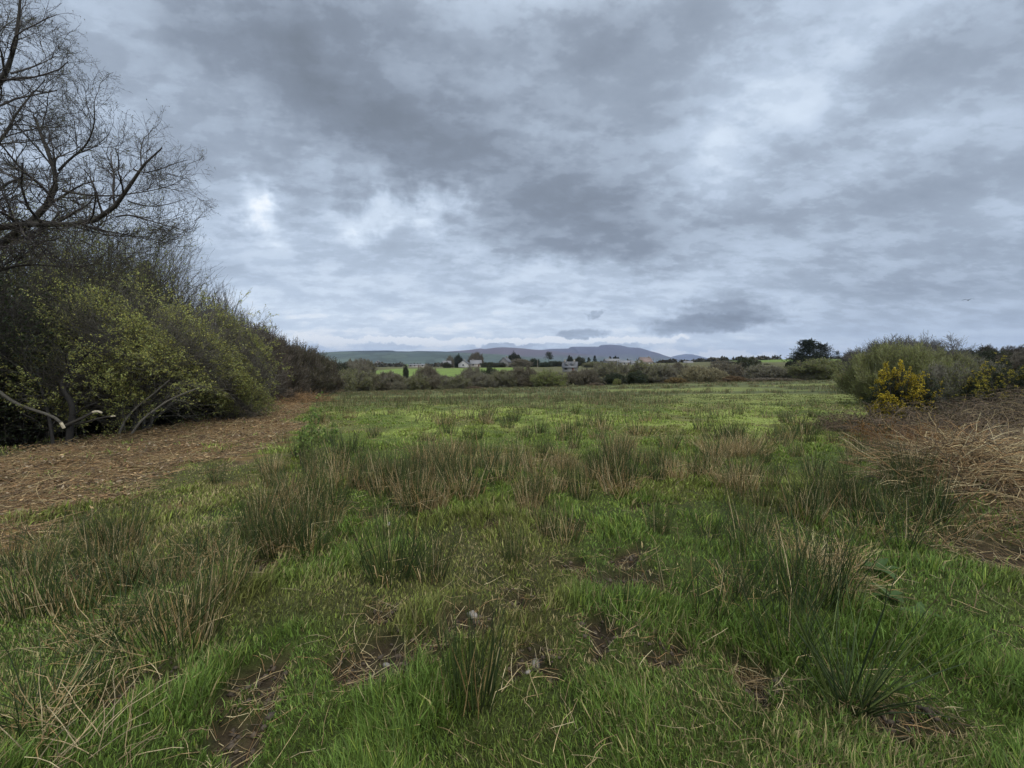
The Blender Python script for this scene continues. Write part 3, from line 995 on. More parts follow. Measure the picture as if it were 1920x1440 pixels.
def pole(name, label, cat, pts, r0, r1, col, cut=None, k=14, sub=0, seed=1):
    p, r = resample(pts, np.linspace(r0, r1, len(pts)), k)
    c = p[0].copy()
    e = empty(name, tuple(c), label, cat)
    m = MB()
    m.tubes((p - c)[None], r[None], 8, col)
    rg = np.random.default_rng(seed)
    if sub:
        P2, R2 = grow((p - c)[None], r[None], sub, .8, .3, 5, .18, .03, rg, .2, .45, .004)
        m.tubes(P2, R2, 4, col)
        P3, R3 = grow(P2, R2, 4, .7, .5, 4, .2, .03, rg, .2, .6, .003)
        m.tubes(P3, R3, 3, col)
    link('stem', m.mesh('stem', M_STRAW, True), e)
    if cut:
        m2 = MB()
        q = p[cut:] - c
        rr_ = r[cut:] * 1.06
        m2.tubes(q[None], rr_[None], 8, (.52, .45, .33))
        m2.tubes(np.stack([q[-1], q[-1] + (q[-1] - q[-2]) * .05])[None], np.array([[rr_[-1], .002]]), 8, (.58, .50, .36))
        link('bare_wood', m2.mesh('bare_wood', M_STRAW, True), e)
    return e


def g3(px, py, d, up=0.0):
    """a point at a real distance, or on the ground there"""
    return at(px, py, d)


pole('dead_branch', 'long curved broken branch with pale torn end hanging low under the ivy tree', 'branch',
     [at(-60, 690, 8.6), at(0, 735, 8.6), at(25, 757, 8.6), at(60, 768, 8.7), at(95, 778, 8.7), at(112, 786, 8.8), at(123, 792, 8.8), at(125, 797, 8.8), at(120, 803, 8.8)], .030, .026, (.07, .062, .05), cut=12)
pole('dead_branch', 'short broken branch with two pale chewed patches beside the dark forked trunk', 'branch',
     [at(118, 800, 9.3), at(150, 786, 9.3), at(168, 777, 9.3), at(180, 769, 9.3), at(191, 774, 9.3)], .035, .02, (.05, .043, .035), cut=10)
pole('dead_branch', 'low dead limb with pale tip lying towards the leaning willow stems', 'branch',
     [at(120, 800, 9.6), at(160, 792, 9.6), at(195, 782, 9.6), at(216, 780, 9.6)], .03, .014, (.05, .043, .035), cut=12)
zb = zg((128 - 960) / F * 9.4, 9.4)
pole('forked_trunk', 'dark crooked leafless trunk with bare side branches under the trees', 'tree',
     [np.array([(128 - 960) / F * 9.4, 9.4, zb - .1]), at(132, 800, 9.4), at(140, 757, 9.4), at(120, 735, 9.4), at(108, 718, 9.5), at(140, 690, 9.6), at(165, 660, 9.7)], .065, .03, (.018, .015, .013), sub=9, seed=5)
zb = zg((102 - 960) / F * 9.2, 9.2)
pole('forked_trunk', 'thin dark slanting trunk at the edge of the bracken beside the crooked trunk', 'tree',
     [np.array([(102 - 960) / F * 9.2, 9.2, zb - .1]), at(97, 815, 9.2), at(92, 780, 9.3), at(80, 740, 9.4), at(70, 690, 9.5)], .036, .02, (.018, .015, .013), sub=7, seed=6)
for i, (pts, lab) in enumerate([
    ([(221, 817), (232, 790), (250, 768), (275, 748), (298, 730), (318, 712)], 'grey leaning stem rising from the bracken, the lower curved one of the pair'),
    ([(244, 808), (262, 790), (285, 772), (315, 750), (345, 738), (375, 726)], 'grey leaning stem rising from the bracken, the longer straighter one of the pair'),
]):
    d_ = 10.4
    g_ = at(*pts[0], d_)
    g_[2] = zg(g_[0], d_) - .05
    pole('leaning_stem', lab, 'stem', [g_] + [at(a_, b_, d_ + .12 * j_) for j_, (a_, b_) in enumerate(pts[1:])], .028, .015, (.13, .118, .098), sub=5, seed=20 + i)


# ------------------------------------------------------------------ bushes: dense domes of fine upright shoots
def make_bush(seed, leaf=3, leaf_size=.045, clump=.40, **kw):
    """unit bush: radius 1, height 1, base at the origin"""
    lev, rng = plant_levels(seed, 1.0, 1.0, **kw)
    st, lf = MB(), MB()
    for q, (P, R) in enumerate(lev):
        st.tubes(P, R, [4, 4, 3, 3, 3][q], shade_var(len(P), rng, .7, 1.3, .04))
    pos, al, sd, L, Wd = leaves_on(lev[-1][0], leaf, leaf_size, rng, leaf_size * .5, -.25)
    keep = fbm(pos[:, 0] * 3 + seed, pos[:, 2] * 3 + pos[:, 1] * 2.2, 81, 3) > clump
    lf.cards(pos[keep], al[keep], sd[keep], L[keep], Wd[keep], shade_var(int(keep.sum()), rng, .5, 1.4))
    return st.mesh('stems', M_BARK), lf.mesh('foliage', M_LEAF)


BUSH = {
    'dome': [make_bush(100 + i, 3, .042, nst=12, nlimb=90, n=(9, 5, 3), low=.02, wide=.25, lump=.16, trop=.16, ang=.55, thick=.02, twig=.0045, base_spread=.3, lens=(.26, .15, .10)) for i in range(3)],
    'twig': [make_bush(110 + i, 1, .042, nst=12, nlimb=90, n=(10, 6, 4), low=.02, wide=.35, lump=.28, trop=.22, ang=.6, thick=.02, twig=.0048, base_spread=.3, lens=(.28, .17, .12)) for i in range(3)],
    'wisp': [make_bush(130 + i, 5, .017, nst=14, nlimb=110, n=(10, 6, 4), low=.02, wide=.28, lump=.14, trop=.24, ang=.5, thick=.016, twig=.0030, base_spread=.3, lens=(.28, .18, .12), clump=.25) for i in range(2)],
    'dense': [make_bush(120 + i, 5, .055, nst=8, nlimb=70, n=(8, 5, 3), low=.02, wide=.35, lump=.32, trop=.06, ang=.8, thick=.025, twig=.0045, base_spread=.2, lens=(.24, .15, .10), clump=.30) for i in range(3)],
}
BUSH_N = [0]


def bush(name, label, px0, px1, top, d, kind, stemc, leafc, group=None, cat='bush', base=None, depth=1.0, hz=None, var=None):
    x = (px0 + px1) / 2 - 960
    x = x / F * d
    half = (px1 - px0) / 2 / F * d
    z = zg(x, d)
    h = max(EYE + (HY - top) / F * d - z, .4)
    BUSH_N[0] += 1
    i = BUSH_N[0]
    st, lf = BUSH[kind][(i if var is None else var) % len(BUSH[kind])]
    e = empty(name, (x, d, z - .08), label, cat, group)
    e.rotation_euler = (0, 0, i * 2.4)
    e.scale = (half * 1.02, half * 1.02 * depth, h + .08)
    link('stems', st, e, color=stemc)
    link('foliage', lf, e, color=leafc)
    return e


GS, PS, OS, BS = (.165, .152, .120), (.130, .112, .086), (.14, .128, .085), (.06, .052, .042)     # grey, purplish, olive and dark shoots
GL, OL, PL_, DL, BL, TL = (.17, .17, .085), (.155, .16, .065), (.130, .118, .070), (.034, .048, .022), (.185, .22, .062), (.29, .26, .15)
HEDGE = 'bushes of the far hedge across the end of the field'
H_ = [
    ('grey olive willow dome, broadest at the tree belt end of the far hedge', 617, 690, 696, 82, 'dome', GS, OL),
    ('pale topped willow dome joined to the broad dome at the hedge end', 672, 716, 700, 84, 'dome', GS, GL),
    ('grey purple thin bush before the bright field, beside the pale topped dome', 704, 760, 700, 85, 'twig', PS, GL),
    ('small pale bush low in front of the grey purple thin bush', 734, 760, 716, 80, 'dome', GS, (.15, .14, .09)),
    ('olive dome under a taller brown bare bush in the far hedge', 760, 806, 704, 83, 'dome', GS, OL),
    ('taller brown bare bush rising against the bright far field', 784, 826, 689, 92, 'twig', PS, PL_),
    ('red brown bare bush right of the small olive dome', 798, 842, 705, 85, 'twig', PS, PL_),
    ('pale olive low dome in front of the bright far field', 832, 884, 706, 81, 'dome', GS, (.135, .14, .06)),
    ('tangled bare grey bush standing up against the bright field', 866, 906, 691, 95, 'twig', GS, PL_),
    ('small dark evergreen bush behind the tangled bare bush', 898, 934, 692, 96, 'dense', BS, DL),
    ('grey rounded bush right of the pale olive low dome', 882, 930, 702, 84, 'twig', GS, GL),
    ('grey olive rounded bush below the end of the bright field', 920, 970, 696, 85, 'dome', GS, GL),
    ('purple grey bush at the middle of the far hedge', 956, 1012, 690, 86, 'twig', PS, PL_),
    ('bright green willow dome, greenest bush of the far hedge', 1001, 1060, 697, 80, 'dome', OS, BL),
    ('purple brown bare bush in front of the slate roofed house', 1052, 1094, 697, 84, 'twig', PS, PL_),
    ('brown bare bush to the right of the slate roofed house', 1086, 1122, 694, 85, 'twig', PS, PL_),
    ('wide grey olive bush behind the two dark evergreen bushes', 1108, 1180, 683, 95, 'twig', GS, OL),
    ('dark evergreen bush with a small light green bush at its foot', 1136, 1172, 702, 82, 'dense', BS, DL),
    ('small light green bush, brightest at the foot of the far hedge', 1150, 1164, 711, 78, 'dome', OS, (.19, .22, .05)),
    ('large grey olive bush below the long pale buildings', 1162, 1236, 682, 98, 'dome', GS, OL),
    ('dark green leafy bush in front of the large grey olive bush', 1180, 1214, 698, 82, 'dense', BS, (.040, .056, .024)),
    ('dark grey green bush between the leafy bush and the brown ones', 1206, 1264, 686, 90, 'twig', GS, OL),
    ('brown bare bush below the small white house', 1244, 1294, 684, 94, 'twig', PS, PL_),
    ('pale straw coloured willow, the lightest large bush of the far hedge', 1281, 1330, 688, 84, 'dome', (.17, .15, .10), TL),
    ('pale straw coloured willow, the lower one of the light pair', 1318, 1360, 692, 83, 'dome', (.17, .15, .10), TL),
    ('grey brown bush behind the straw coloured willows', 1330, 1392, 682, 100, 'twig', PS, PL_),
    ('dark bush with upright tips under the distant pole', 1376, 1424, 676, 105, 'dense', BS, (.045, .055, .026)),
    ('grey bush below the sloping green field', 1404, 1456, 686, 92, 'twig', GS, GL),
    ('dusky bush with rounded top below the sloping green field', 1432, 1478, 689, 90, 'twig', GS, PL_),
    ('grey twiggy bush left of the dark conifer pair', 1462, 1506, 691, 88, 'twig', GS, GL),
    ('large olive green willow dome in front of the dark conifers', 1494, 1586, 676, 76, 'dome', OS, (.165, .185, .065)),
]
for (lab, a_, b_, t_, d_, k_, s_, l_) in H_:
    bush('bush', lab, a_, b_, t_, d_, k_, s_, l_, HEDGE)
# low bramble, dead bracken and gorse along the hedge foot
for (lab, a_, b_, t_, d_, k_, s_, l_, nm, ct) in [
    ('low orange flowered gorse at the foot of the straw coloured willow', 1252, 1286, 709, 79, 'dense', BS, (.17, .12, .045), 'gorse_bush', 'gorse'),
    ('low rusty gorse to the right of the straw coloured willows', 1356, 1394, 706, 79, 'dense', BS, (.14, .09, .045), 'gorse_bush', 'gorse'),
    ('rusty bracken patch at the hedge foot below the pale olive dome', 876, 906, 725, 79, 'twig', PS, (.16, .085, .05), 'bracken_patch', 'bracken'),
    ('rusty bracken patch at the hedge foot near the small light green bush', 1104, 1130, 718, 78, 'twig', PS, (.16, .10, .06), 'bracken_patch', 'bracken'),
    ('long rusty bramble bank below the sloping green field', 1400, 1490, 709, 77, 'twig', PS, (.13, .10, .06), 'bramble_patch', 'bramble'),
    ('tiny orange gorse between the olive dome and the green willow', 1574, 1590, 702, 60, 'dense', BS, (.30, .15, .03), 'gorse_bush', 'gorse'),
    ('thin pale reedy clump at the corner where tree belt meets far hedge', 612, 640, 726, 76, 'twig', (.2, .16, .1), (.18, .14, .08), 'bramble_patch', 'bramble'),
]:
    bush(nm, lab, a_, b_, t_, d_, k_, s_, l_, None, ct)
# second row and the trees of the country beyond
FAR = 'trees and bushes of the far farmland'
for (lab, a_, b_, t_, d_, k_, s_, l_) in [
    ('grey bush row end left of the bright far field', 640, 690, 682, 130, 'twig', GS, PL_),
    ('bushy grey tree above the broad willow dome', 650, 700, 676, 190, 'twig', PS, PL_),
    ('dark hedge bush just left of the bright far field', 604, 660, 684, 120, 'dense', BS, (.05, .055, .03)),
    ('small dark bush alone in the bright far field', 757, 766, 688, 160, 'dense', BS, DL),
    ('broad dark evergreen beside the white gabled house', 853, 869, 668, 330, 'dense', BS, (.018, .028, .014)),
    ('round brown leafless tree beyond the white gabled house', 880, 906, 663, 380, 'twig', PS, (.075, .06, .05)),
    ('thin bare tree left of the broad dark evergreen', 838, 852, 669, 340, 'twig', GS, PL_),
    ('low bush beside the pale round house', 832, 846, 680, 320, 'dense', BS, (.05, .055, .03)),
    ('dark garden hedge bush right of the white gabled house', 902, 928, 680, 320, 'dense', BS, (.045, .055, .022)),
    ('dark garden bush in the middle of the far hedge bank', 922, 950, 681, 320, 'dense', BS, (.05, .055, .028)),
    ('dark topped evergreen above the brown bushes of the far bank', 952, 976, 665, 350, 'dense', BS, (.018, .028, .014)),
    ('brown rounded bush below the dark topped evergreen', 958, 994, 674, 300, 'twig', PS, PL_),
    ('dark green bush left of the slender pole', 990, 1010, 674, 310, 'dense', BS, (.03, .045, .022)),
    ('dark green bush right of the slender pole', 1010, 1034, 680, 300, 'dense', BS, (.03, .045, .022)),
    ('wide dark bush below the flat topped pine', 1026, 1058, 678, 310, 'dense', BS, (.03, .04, .02)),
    ('dark tree right behind the slate roofed house', 1062, 1074, 669, 330, 'dense', BS, (.02, .03, .018)),
    ('greenish grey tree to the right of the slate roofed house', 1074, 1094, 671, 320, 'dense', BS, (.04, .05, .026)),
    ('dull olive bush on the bank right of the slate roofed house', 1094, 1140, 679, 270, 'dome', GS, OL),
    ('low brown bush under the long pale building', 1132, 1170, 684, 260, 'twig', PS, OL),
    ('round dark brown tree right of the long roofs', 1246, 1262, 675, 420, 'dense', BS, (.05, .045, .03)),
    ('low dark bush row piece by the small white house', 1262, 1284, 679, 430, 'dense', BS, (.04, .045, .028)),
    ('low dark bush right of the small white house', 1300, 1340, 678, 420, 'dense', BS, (.035, .042, .026)),
    ('grey bush under the tall distant pole', 1336, 1372, 677, 330, 'twig', GS, PL_),
    ('dark upright bush on the skyline left of the sloping field', 1384, 1402, 671, 300, 'dense', BS, (.035, .045, .022)),
    ('thin grey upright bush on the skyline next to the dark upright one', 1402, 1420, 670, 310, 'twig', GS, PL_),
    ('small dark bush standing in the sloping green field', 1434, 1444, 683, 200, 'dense', BS, DL),
    ('skyline bush above the top end of the sloping green field', 1436, 1450, 674, 520, 'twig', PS, PL_),
    ('dark skyline bush at the middle of the sloping field top', 1450, 1472, 675, 520, 'dense', BS, (.03, .035, .02)),
    ('skyline bush between the field top and the dark conifers', 1474, 1492, 676, 500, 'twig', PS, PL_),
    ('dark cypress like bush left below the conifer pair', 1474, 1486, 679, 140, 'dense', BS, (.016, .026, .012)),
    ('dark low evergreen under the conifer pair', 1482, 1502, 684, 130, 'dense', BS, (.016, .026, .012)),
]:
    bush('bush', lab, a_, b_, t_, d_, k_, s_, l_, FAR)
# trees around the gorse on the right
RG = 'bushes and trees behind the gorse'
bush('willow', 'tall bright green willow bush with fine upright shoots beside the yellow gorse', 1606, 1746, 654, 22.0, 'wisp', (.17, .17, .08), (.23, .255, .08), RG, 'willow', var=0)
bush('willow', 'second green willow bush pressed against the taller one behind the gorse', 1690, 1800, 662, 25.0, 'wisp', (.16, .155, .085), (.20, .215, .08), RG, 'willow', var=1)
belt_n = [
    ('dome_tree', 'grey leafless domed tree rising behind the green willow bush', 1606, 1742, 640, 34.0, 61, GREYB, None, dict(nst=8, nlimb=80, n=(10, 7, 4), low=.15, wide=.35, lump=.12, thick=.010, twig=.0085, trop=.14)),
    ('dome_tree', 'grey leafless tree with thin ragged top at the end of the domed row', 1700, 1802, 636, 38.0, 62, GREYB, None, dict(nst=5, nlimb=50, n=(9, 6, 4), low=.3, thick=.012, twig=.0085, lump=.35)),
    ('dome_tree', 'small grey bare tree between the conifers and the green willow', 1580, 1614, 660, 110.0, 63, GREYB, None, dict(nst=5, nlimb=45, n=(9, 6, 4), low=.25, thick=.010, twig=.022)),
    ('dome_tree', 'small round bare tree on the dark hedge skyline', 1836, 1864, 650, 62.0, 64, (.05, .042, .036), None, dict(nst=5, nlimb=45, n=(9, 6, 4), low=.25, thick=.014, twig=.014)),
    ('dome_tree', 'broad bare brown tree at the far end of the dark hedge skyline', 1872, 1950, 650, 60.0, 65, (.06, .05, .042), None, dict(nst=7, nlimb=45, n=(9, 6, 4), low=.25, thick=.012, twig=.013)),
]
for (nm, lab, a_, b_, t_, d_, sd_, bk_, lc_, kw) in belt_n:
    xx = ((a_ + b_) / 2 - 960) / F * d_
    put_tree(nm, lab, xx, d_, make_tree(sd_, EYE + (HY - t_) / F * d_ - zg(xx, d_), (b_ - a_) / 2 / F * d_, **kw), bk_, lc_, RG)
for (lab, a_, b_, t_, d_, k_, s_, l_) in [
    ('dark leafy hedge bush behind the grey domed trees', 1720, 1800, 660, 46, 'dense', BS, (.045, .052, .024)),
    ('olive hedge bush between the domed trees and the dark hedge', 1770, 1846, 668, 44, 'dome', OS, (.075, .085, .035)),
    ('dark holly like hedge bush under the small round bare tree', 1800, 1866, 661, 52, 'dense', BS, (.022, .032, .015)),
    ('dark hedge bush beside the broad bare brown tree', 1848, 1910, 664, 50, 'dense', BS, (.04, .046, .022)),
    ('brown hedge bush at the very end of the dark hedge', 1896, 1990, 662, 48, 'twig', PS, (.06, .055, .032)),
    ('tangled grey green bush behind the second gorse', 1790, 1870, 682, 26, 'twig', GS, (.075, .082, .036)),
    ('olive bush with pale catkins right beside the yellow gorse', 1738, 1822, 688, 16.5, 'twig', GS, (.15, .16, .055)),
    ('grey olive bush between the two gorse bushes', 1800, 1880, 694, 17.5, 'twig', GS, (.105, .115, .05)),
]:
    bush('bush', lab, a_, b_, t_, d_, k_, s_, l_, RG)
put_conifer('tall dark ragged pine on the left of the skyline pair', 1514, 642, 150.0, 37, 71, (.014, .022, .011), per=10, droop=-.05, card=.30, ragged=.35, power=.6)
put_conifer('dark thinner pine with bare gaps, right one of the skyline pair', 1542, 648, 155.0, 27, 72, (.018, .024, .014), per=8, whorls=20, droop=-.1, card=.26, ragged=.45, power=.45, start=.2)
put_conifer('low dark spreading pine at the foot of the skyline pair', 1497, 670, 148.0, 20, 73, (.013, .020, .010), per=9, droop=-.05, card=.30, power=.5, whorls=16)
put_conifer('small lone pine with open top right of the skyline pair', 1570, 661, 150.0, 11, 74, (.02, .026, .016), per=5, whorls=9, start=.5, droop=-.3, card=.20, power=.3)
put_conifer('flat topped spreading pine above the village hedge', 1029, 662.5, 340.0, 12, 75, (.035, .045, .024), per=7, whorls=9, start=.55, droop=-.4, card=.22, power=.35)
for q, (px, tp, hw) in enumerate([(1144, 668.5, 4), (1150, 669.5, 4), (1154, 667.5, 4.5), (1159, 669.5, 4), (1115, 667, 5), (1104, 671, 6)]):
    put_conifer(['dark pine first in the row behind the long pale building', 'small dark pine second in the row behind the long pale building', 'tallest dark pine of the row behind the long pale building',
                 'last dark pine of the row behind the long pale building', 'pointed dark conifer standing alone left of the long pale building', 'low dark conifer beside the pointed lone one'][q],
                px, tp, 420.0, hw, 80 + q, (.02, .028, .018), whorls=12, per=6, card=.34, ragged=.3, power=.55)

# ------------------------------------------------------------------ gorse in flower
def make_gorse(seed, h, half, depth, flower=.5, sparse=.36):
    rng = np.random.default_rng(seed)
    n = 70
    a = rng.random(n) * 2 * pi
    zt = rng.random(n) ** .8
    r = np.sqrt(np.clip(1 - zt ** 2.2, 0, 1)) * rng.uniform(.5, 1, n)
    lump = 1 + (vn(np.cos(a) * 2 + seed, np.sin(a) * 2 + zt * 3, seed) - .5) * .9
    end = np.stack([np.cos(a) * r * half * lump, np.sin(a) * r * depth * lump, zt * h * lump ** .6], 1)
    b0 = end * np.array([.3, .3, 0])
    t = np.linspace(0, 1, 6)[None, :, None]
    P = b0[:, None] * (1 - t) + end[:, None] * t + rng.normal(size=(n, 6, 3)) * .03 * np.sin(t * pi)
    R = np.broadcast_to(np.linspace(.02, .006, 6), (n, 6))
    P1, R1 = grow(P, R, 10, .7, .34, 4, .16, .10, rng, .3, .6, .004)
    P2, R2 = grow(P1, R1, 7, .7, .5, 3, .15, .12, rng, .1, .7, .003)
    st, lf, fl = MB(), MB(), MB()
    for p_, r_ in ((P, R), (P1, R1), (P2, R2)):
        st.tubes(p_, r_, 3, shade_var(len(p_), rng, .7, 1.2, .05))
    pos, al, sd, L, W_ = leaves_on(P2, 7, .05, rng, .006, -.2, .12)
    lf.cards(pos, al, sd, L, W_, shade_var(len(pos), rng, .5, 1.4))
    # flowers sit on the outer shoots in dense spikes, patchily
    tips = P2[:, -1]
    out = (tips[:, 0] / half) ** 2 + (tips[:, 1] / depth) ** 2 + (tips[:, 2] / h) ** 2
    patch = fbm(tips[:, 0] * 2.2 + seed, tips[:, 2] * 2.6 + tips[:, 1] * 1.6, 87, 3)
    ok = (out > .42) & (patch > sparse) & (tips[:, 2] > .12 * h) & (rng.random(len(tips)) < flower * (.25 + .9 * tips[:, 2] / h))
    pos, al, sd, L, W_ = leaves_on(P2[ok], 14, .028, rng, .012, -.1, .46)
    fl.cards(pos, al, sd, L, W_, shade_var(len(pos), rng, .7, 1.25, .08))
    return st, lf, fl


def gorse(label, x, y, h, half, depth, seed, flc=(.50, .385, .035), **kw):
    st, lf, fl = make_gorse(seed, h, half, depth, **kw)
    e = empty('gorse_bush', (x, y, zg(x, y) - .05), label, 'gorse', 'gorse bushes in yellow flower')
    link('stems', st.mesh('stems', M_BARK), e, color=(.05, .04, .03))
    link('spines', lf.mesh('spines', M_LEAF), e, color=(.030, .042, .018))
    link('blossom', fl.mesh('blossom', M_LEAF), e, color=flc)
    return e


gx_, gy_ = (1676 - 960) / F * 12.6, 12.6
gorse('gorse bush covered in bright yellow flower in front of the green willow', gx_, gy_, EYE + (HY - 692) / F * gy_ - zg(gx_, gy_), .80, .75, 91, flower=.8, sparse=.48)
gorse('low end of yellow gorse growing out from the flowering bush towards the field', gx_ - .45, gy_ - .35, .80, .38, .4, 92, flower=.6, sparse=.46)
gorse('small gorse with few yellow flowers between the bright gorse and the brambles', (1725 - 960) / F * 12.8, 12.8, EYE + (HY - 694) / F * 12.8 - zg((1725 - 960) / F * 12.8, 12.8), .5, .5, 93, flower=.30, sparse=.5)
gx_, gy_ = (1895 - 960) / F * 14.0, 14.0
gorse('wide gorse bush with yellow top on the bank near the dark hedge', gx_, gy_, EYE + (HY - 676) / F * gy_ - zg(gx_, gy_), 1.25, .9, 94, flower=.40, sparse=.49, flc=(.40, .34, .05))
gorse('pale sparsely flowered gorse on the bank beside the wide one', (1846 - 960) / F * 15, 15, EYE + (HY - 690) / F * 15 - zg((1846 - 960) / F * 15, 15), .8, .7, 95, flower=.25, sparse=.46, flc=(.45, .36, .06))


# ------------------------------------------------------------------ houses of the village and other small far things
M_WALLS = {k: plain_mat('render_' + k, c, .9, .08, .8) for k, c in (('white', (.33, .325, .32)), ('grey', (.15, .148, .145)), ('cream', (.30, .28, .25)), ('stone', (.24, .22, .2)))}
M_SLATE = plain_mat('slate_roof', (.065, .068, .08), .6, .35, 1.5)
M_BROWNROOF = plain_mat('brown_roof', (.14, .10, .09), .7, .2, 1.5)
M_PALE = plain_mat('sheet_roof', (.13, .13, .14), .6, .15, .6)
M_PANE, _n = mat_new('window_glass')
_p = _n.node('ShaderNodeBsdfPrincipled')
_p.inputs['Base Color'].default_value = (.03, .035, .04, 1)
_p.inputs['Roughness'].default_value = .1
finish(M_PANE, _n, _p.outputs[0])
M_DOOR = plain_mat('painted_door', (.12, .05, .04), .5, .1)


def house(name, label, px, d, w_, l_, hw, hr, rz, wall, roof, chim=(.5,), zb=None, dormers=0, sink=.3):
    """gabled house: ridge along its local x, w_ deep, l_ long"""
    x = (px - 960) / F * d
    z = zg(x, d) if zb is None else EYE + (HY - zb) / F * d
    e = empty(name, (x, d, z - sink), label, 'house', 'houses of the far village')
    e.rotation_euler = (0, 0, rz)
    m = MB()
    L2, W2 = l_ / 2, w_ / 2
    v = np.array([[-L2, -W2, 0], [L2, -W2, 0], [L2, W2, 0], [-L2, W2, 0], [-L2, -W2, hw], [L2, -W2, hw], [L2, W2, hw], [-L2, W2, hw], [-L2, 0, hw + hr], [L2, 0, hw + hr]])
    m.add(v, [[0, 1, 5, 4], [1, 2, 6, 5], [2, 3, 7, 6], [3, 0, 4, 7]], [[4, 8, 7], [5, 6, 9]])
    link('wall', m.mesh('wall', wall), e)
    r = MB()
    o = .35
    sl_ = hr / W2
    for s_ in (-1, 1):
        a = [[-L2 - o, 0, hw + hr + .05], [L2 + o, 0, hw + hr + .05], [L2 + o, s_ * (W2 + o), hw - o * sl_ + .05], [-L2 - o, s_ * (W2 + o), hw - o * sl_ + .05]]
        b = [[q[0], q[1], q[2] + .14] for q in a]
        r.add(np.array(a + b), [[0, 1, 2, 3], [7, 6, 5, 4], [0, 4, 5, 1], [1, 5, 6, 2], [2, 6, 7, 3], [3, 7, 4, 0]])
    ro = link('roof', r.mesh('roof', roof), e)
    for c_ in chim:
        k = MB()
        k.box(((c_ - .5) * l_ * .9, 0, hw + hr + .35), .7, .9, 1.3)
        k.box(((c_ - .5) * l_ * .9, 0, hw + hr + 1.06), .85, 1.05, .12)
        link('chimney', k.mesh('chimney', M_WALLS['stone']), ro)
    nwin = max(2, int(l_ / 3.2))
    for i in range(nwin):
        wx = -L2 + (i + .5) * l_ / nwin
        if i == nwin // 2:
            k = MB()
            k.box((wx, -W2 - .03, 1.05), .95, .08, 2.1)
            link('door', k.mesh('door', M_DOOR), e)
        else:
            k = MB()
            k.box((wx, -W2 - .02, 1.55), 1.3, .06, 1.2)
            link('window', k.mesh('window', M_PANE), e)
    for s_ in (-1, 1):
        k = MB()
        k.box((s_ * (L2 + .02), 0, hw * .55 + .3), .06, 1.2, 1.2)
        link('window', k.mesh('window', M_PANE), e)
    for i in range(dormers):
        wx = -L2 + (i + .7) * l_ / (dormers + .4)
        k = MB()
        y0_ = -W2 * .75
        zt = hw + hr * .30
        k.add(np.array([[wx - 1.1, y0_, zt - .3], [wx + 1.1, y0_, zt - .3], [wx + 1.1, y0_, zt + .9], [wx - 1.1, y0_, zt + .9], [wx, y0_, zt + 2.0],
                        [wx - 1.1, .0, zt + .9], [wx + 1.1, .0, zt + .9], [wx, .0, zt + 2.0], [wx - 1.1, 0, zt - .3], [wx + 1.1, 0, zt - .3]]),
              [[0, 1, 2, 3], [3, 5, 8, 0], [1, 9, 6, 2], [2, 6, 7, 4], [4, 7, 5, 3]], [[3, 2, 4]])
        dm = link('dormer', k.mesh('dormer', roof), e)
        k = MB()
        k.box((wx, y0_ - .03, zt + .4), 1.1, .05, .9)
        link('window', k.mesh('window', M_PANE), dm)
    return e


house('house', 'white bungalow with gable end towards the field beside the broad dark evergreen', 871, 325, 7.5, 8, 2.6, 2.4, radians(82), M_WALLS['white'], M_SLATE, (.5,), zb=688)
house('house', 'pale rounded low house left of the broad dark evergreen', 838, 335, 6, 6, 2.2, 2.4, radians(10), M_WALLS['grey'], M_PALE, (), zb=687)
house('house', 'grey roofed house half hidden by garden bushes beyond the white bungalow', 892, 350, 7, 9, 2.4, 3.0, radians(8), M_WALLS['cream'], M_PALE, (.2,), zb=687)
house('house', 'grey gabled house behind the brown rounded bush under the dark evergreen', 948, 330, 7, 9, 3.0, 3.2, radians(70), M_WALLS['grey'], M_SLATE, (.8,), zb=685)
house('house', 'grey house with steep slate roof and dormers just behind the hedge', 1069, 190, 5.0, 6.2, 2.0, 2.3, radians(-14), M_WALLS['grey'], M_SLATE, (.08, .82), zb=697, dormers=2, sink=.0)
house('house', 'long pale two part building on the rise before the mountain', 1147, 380, 9, 13, 3.6, 2.0, radians(4), M_WALLS['grey'], M_PALE, (.3,), zb=684)
house('house', 'long low pale shed joined to the right of the two part building', 1172, 375, 8, 14, 2.2, 1.8, radians(2), M_WALLS['white'], M_PALE, (), zb=684)
house('house', 'low pale building at the foot of the big brown roof', 1193, 370, 8, 9, 2.0, 1.8, radians(-6), M_WALLS['white'], M_PALE, (), zb=685)
house('house', 'large house with big brown pitched roof on the rise', 1209, 400, 9, 11, 3.0, 4.2, radians(12), M_WALLS['cream'], M_BROWNROOF, (.9,), zb=684)
house('house', 'small white house with dark windows below the cone shaped mountain', 1290, 390, 6, 7.5, 3.8, 1.8, radians(-10), M_WALLS['white'], M_PALE, (.2,), zb=688)
house('barn', 'long low farm shed with pale roof behind the bright far field', 783, 420, 9, 15, 2.0, 1.0, radians(0), M_WALLS['cream'], M_PALE, (), zb=688)
house('house', 'tiny white house far across the lowland left of the farm shed', 709, 520, 6, 7, 3.2, 2.2, radians(75), M_WALLS['white'], M_SLATE, (.5,), zb=685)


